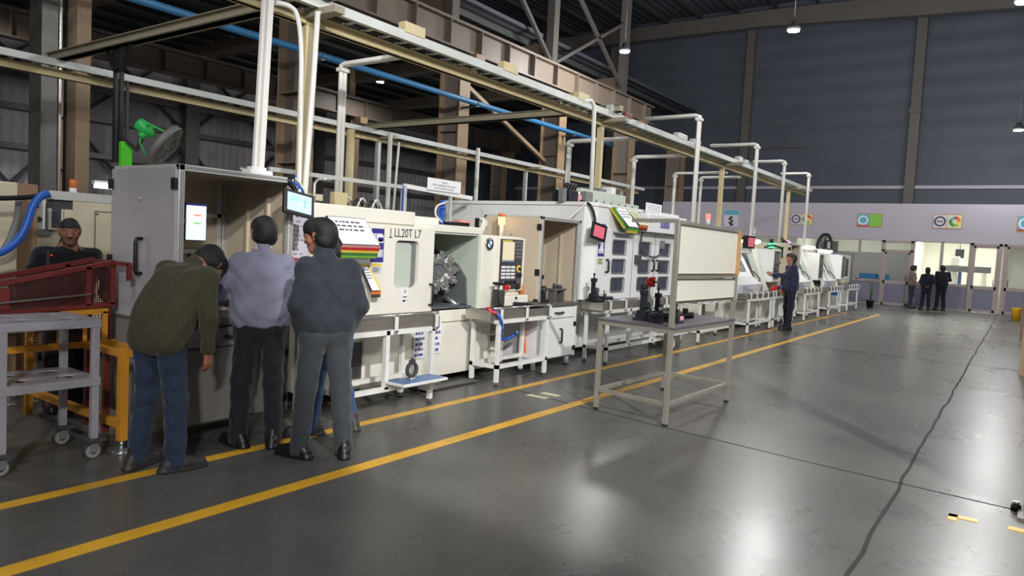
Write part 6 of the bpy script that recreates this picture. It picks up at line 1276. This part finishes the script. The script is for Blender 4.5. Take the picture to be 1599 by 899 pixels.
t = thing('drop_pipe', 'white cable pipe rising beside the second gantry post over the nine-window machine', 'pipe', (11.5, 5.9, 2)); MB().tube([at(912, 158, y=5.9), at(922, 156, y=5.9), at(928, 165, y=5.9), at(926, 230, y=5.9), at(923, 300, y=5.9)], .036, 'conduit', 10).build('pipe', t)
for u, v0, v1, yv, lab in ((609, 222, 300, 12.0, 'white thin drop pipe under the far gantry, behind the line sign'), (746, 243, 330, 12.0, 'white thin drop pipe under the far gantry, right of the line sign')):
    a, b = at(u, v0, y=yv), at(u - 2, v1, y=yv); t = thing('drop_pipe', lab, 'pipe', b); MB().cyl((a.x, yv, a.z + .2), (a.x, yv, 0), .055, 'conduit', 10).build('pipe', t)
t = thing('drop_pipe', 'thin slanting white hose under the far gantry, behind the line sign', 'pipe', (10, 12, 0)); a, b = at(623, 222, y=12.1), at(617, 292, y=12.1); MB().tube([a, a.lerp(b, .6), b, (b.x - .1, 12.1, 1.0)], .03, 'conduit', 8).build('pipe', t)
t = thing('drop_pipe', 'tan drop pipe behind the thick double pipe under the far gantry', 'pipe', (9.4, 12, 0)); a = at(548, 205, y=12.1); MB().cyl((a.x, 12.1, 3.9), (a.x, 12.1, 0), .09, 'gantry_cream', 10).build('pipe', t)
bp = thing('pipeline', 'long blue pipe high along the brown columns', 'pipe', (8, 13.4, 5.6)); a, b = at(205, 0, y=13.15), at(905, 216, y=13.15)
MB().cyl((a.x - 3, 13.15, 5.58), (b.x + 2.5, 13.15, 5.58), .075, 'blue_pipe', 14).build('pipe', bp)
for x in (5.6, 10.75, 16.35, 21.8): MB().box((x - .05, 13.1, 5.48), (x + .05, 13.60, 5.52), 'steel_grey').ring((x, 13.15, 5.58), (1, 0, 0), .075, .09, .04, 'steel_grey', 16).build('clamp', bp)
# ------------------------------------------------------------------ green fan hung from the cross beam
F = thing('hanging_fan', 'green-motored fan on a black twin post hung from the cross beam at the left', 'fan', (5.1, 10.5, 2.4)); fx = 5.1
t0, t1 = at(181, 112, x=fx), at(190, 112, x=fx); b0, b1 = at(179, 254, x=fx), at(187, 254, x=fx)
m = MB(); m.beam(t0, b0, .05, .05, 'black').beam(t1, b1, .05, .05, 'black')
for u in (163, 178, 192, 206): q = at(u, 76, x=fx); q.z = 4.14; m.beam((t0 + t1) / 2 if u in (178, 192) else (t0 if u < 178 else t1), q, .05, .05, 'black')
m.build('post', F)
p = at(196, 241, x=fx); MB().box((fx - .07, p.y - .05, p.z - .17), (fx + .07, p.y + .05, p.z + .17), 'green_box', .01).build('switch_box', F)
hc = at(226, 200, x=fx); dc = at(243, 208, x=fx - .1); ax_ = (dc - hc).normalized(); ax_ = Vector((.60, -.52, -.60)).normalized(); dc = hc + ax_ * .28
m = MB(); m.lathe(hc, ax_, [(.04, -.12), (.085, -.10), (.095, .0), (.08, .05), (.05, .10), (.03, .16)], 'green', 18).ball(hc - ax_ * .02 + Vector((0, 0, -.10)), .06, 'green').tube([hc + Vector((0, 0, -.05)), hc + Vector((0, .2, -.28)), (b1.x, b1.y - .03, b1.z + .35)], .03, 'dark_grey', 8)
_, s0_, u0_ = frame_of(ax_)
for k in range(3): a = 2 * PI * k / 3 + .5; e = s0_ * math.cos(a) + u0_ * math.sin(a); m.tube([hc + e * .06, hc + e * .2 + ax_ * .08, dc + e * .29], .012, 'green', 6)
m.build('motor', F)
_, s_, u_2 = frame_of(ax_); R_ = .30; m = MB()
for rr, zz in ((R_, .0), (R_, .08), (.20, .12), (.20, -.04), (.10, .14), (.10, -.05)): m.tube([dc + ax_ * zz + (s_ * math.cos(2 * PI * k / 28) + u_2 * math.sin(2 * PI * k / 28)) * rr for k in range(29)], .006, 'steel_grey', 5)
for k in range(44): a = 2 * PI * k / 44; e = s_ * math.cos(a) + u_2 * math.sin(a); m.tube([dc + ax_ * .14 + e * .06, dc + ax_ * .12 + e * .2, dc + ax_ * .07 + e * R_, dc + e * R_, dc - ax_ * .04 + e * .2, dc - ax_ * .05 + e * .06], .004, 'steel_grey', 4)
m.ring(dc + ax_ * .04, ax_, R_ - .004, R_ + .006, .08, 'mid_grey', 30); m.build('guard', F)
for k in range(3):
    a = 2 * PI * k / 3; e = s_ * math.cos(a) + u_2 * math.sin(a); f_ = ax_.cross(e); MB().prism([dc + ax_ * .02 + e * .04 - f_ * .03, dc + ax_ * .00 + e * .25 - f_ * .09, dc + ax_ * .06 + e * .26 + f_ * .06, dc + ax_ * .06 + e * .04 + f_ * .03], ax_ * .006, 'mid_grey').build('blade', F)
W0 = 0.5
for x, y, p, lab in ((21.2, 11.05, 900, 'high bay lamp glowing white, left of the two brightest under the dark roof'), (21.2, 5.8, 1100, 'high bay lamp glowing white, highest bright lamp right of centre'),
                     (21.2, .53, 1100, 'high bay lamp glowing white in the top right corner'), (21.2, 22.2, 500, 'faint high bay lamp seen past the blue pipe'),
                     (21.2, 35.6, 0, '')):
    if p: high_bay(x, y, 8.0, p * W0 * 1.4, lab, **(dict(aim=(x, y, 0), size=160) if y > 14 else {}))
high_bay(12.6, 21.2, 5.4, 500 * W0, 'high bay lamp at the far left above the green fan', aim=(12.6, 21.2, 0), size=160)
high_bay(30.8, .55, 6.5, 700 * W0, 'high bay lamp at the right edge over the offices')
high_bay(11.6, .5, 8.0, 1000 * W0, 'high bay lamp over the aisle')
high_bay(11.6, -7.0, 8.0, 1500 * W0, 'high bay lamp over the right-hand bay')
high_bay(-1.5, .5, 8.0, 900 * W0, 'unseen high bay lamp added as fill just behind the viewer')  # unseen, added as fill light for the people and the left side
high_bay(-8.0, -9.0, 8.0, 9000 * W0, 'unseen high bay lamp added as fill far behind the viewer')  # unseen, added to brighten the booth interior, side panels and people's backs
high_bay(6.0, 21.5, 8.0, 3200 * W0, 'high bay lamp over the far left bay', aim=(6, 21.5, 0), size=160)
high_bay(1.0, 8.5, 8.0, 700 * W0, 'high bay lamp behind and left of the viewer')
# the strong flood lamp behind the viewer: lights the machine fronts, its beam ends at the first booth
high_bay(-1.2, -6.0, 8.0, 18500 * W0, 'flood lamp behind the viewer', size=47, blend=.12, aim=(11.6, 5.5, .2))
w = bpy.data.worlds.new('world'); SC.world = w; w.use_nodes = True
bg = w.node_tree.nodes['Background']; bg.inputs[0].default_value = (.55, .65, .9, 1); bg.inputs[1].default_value = .02
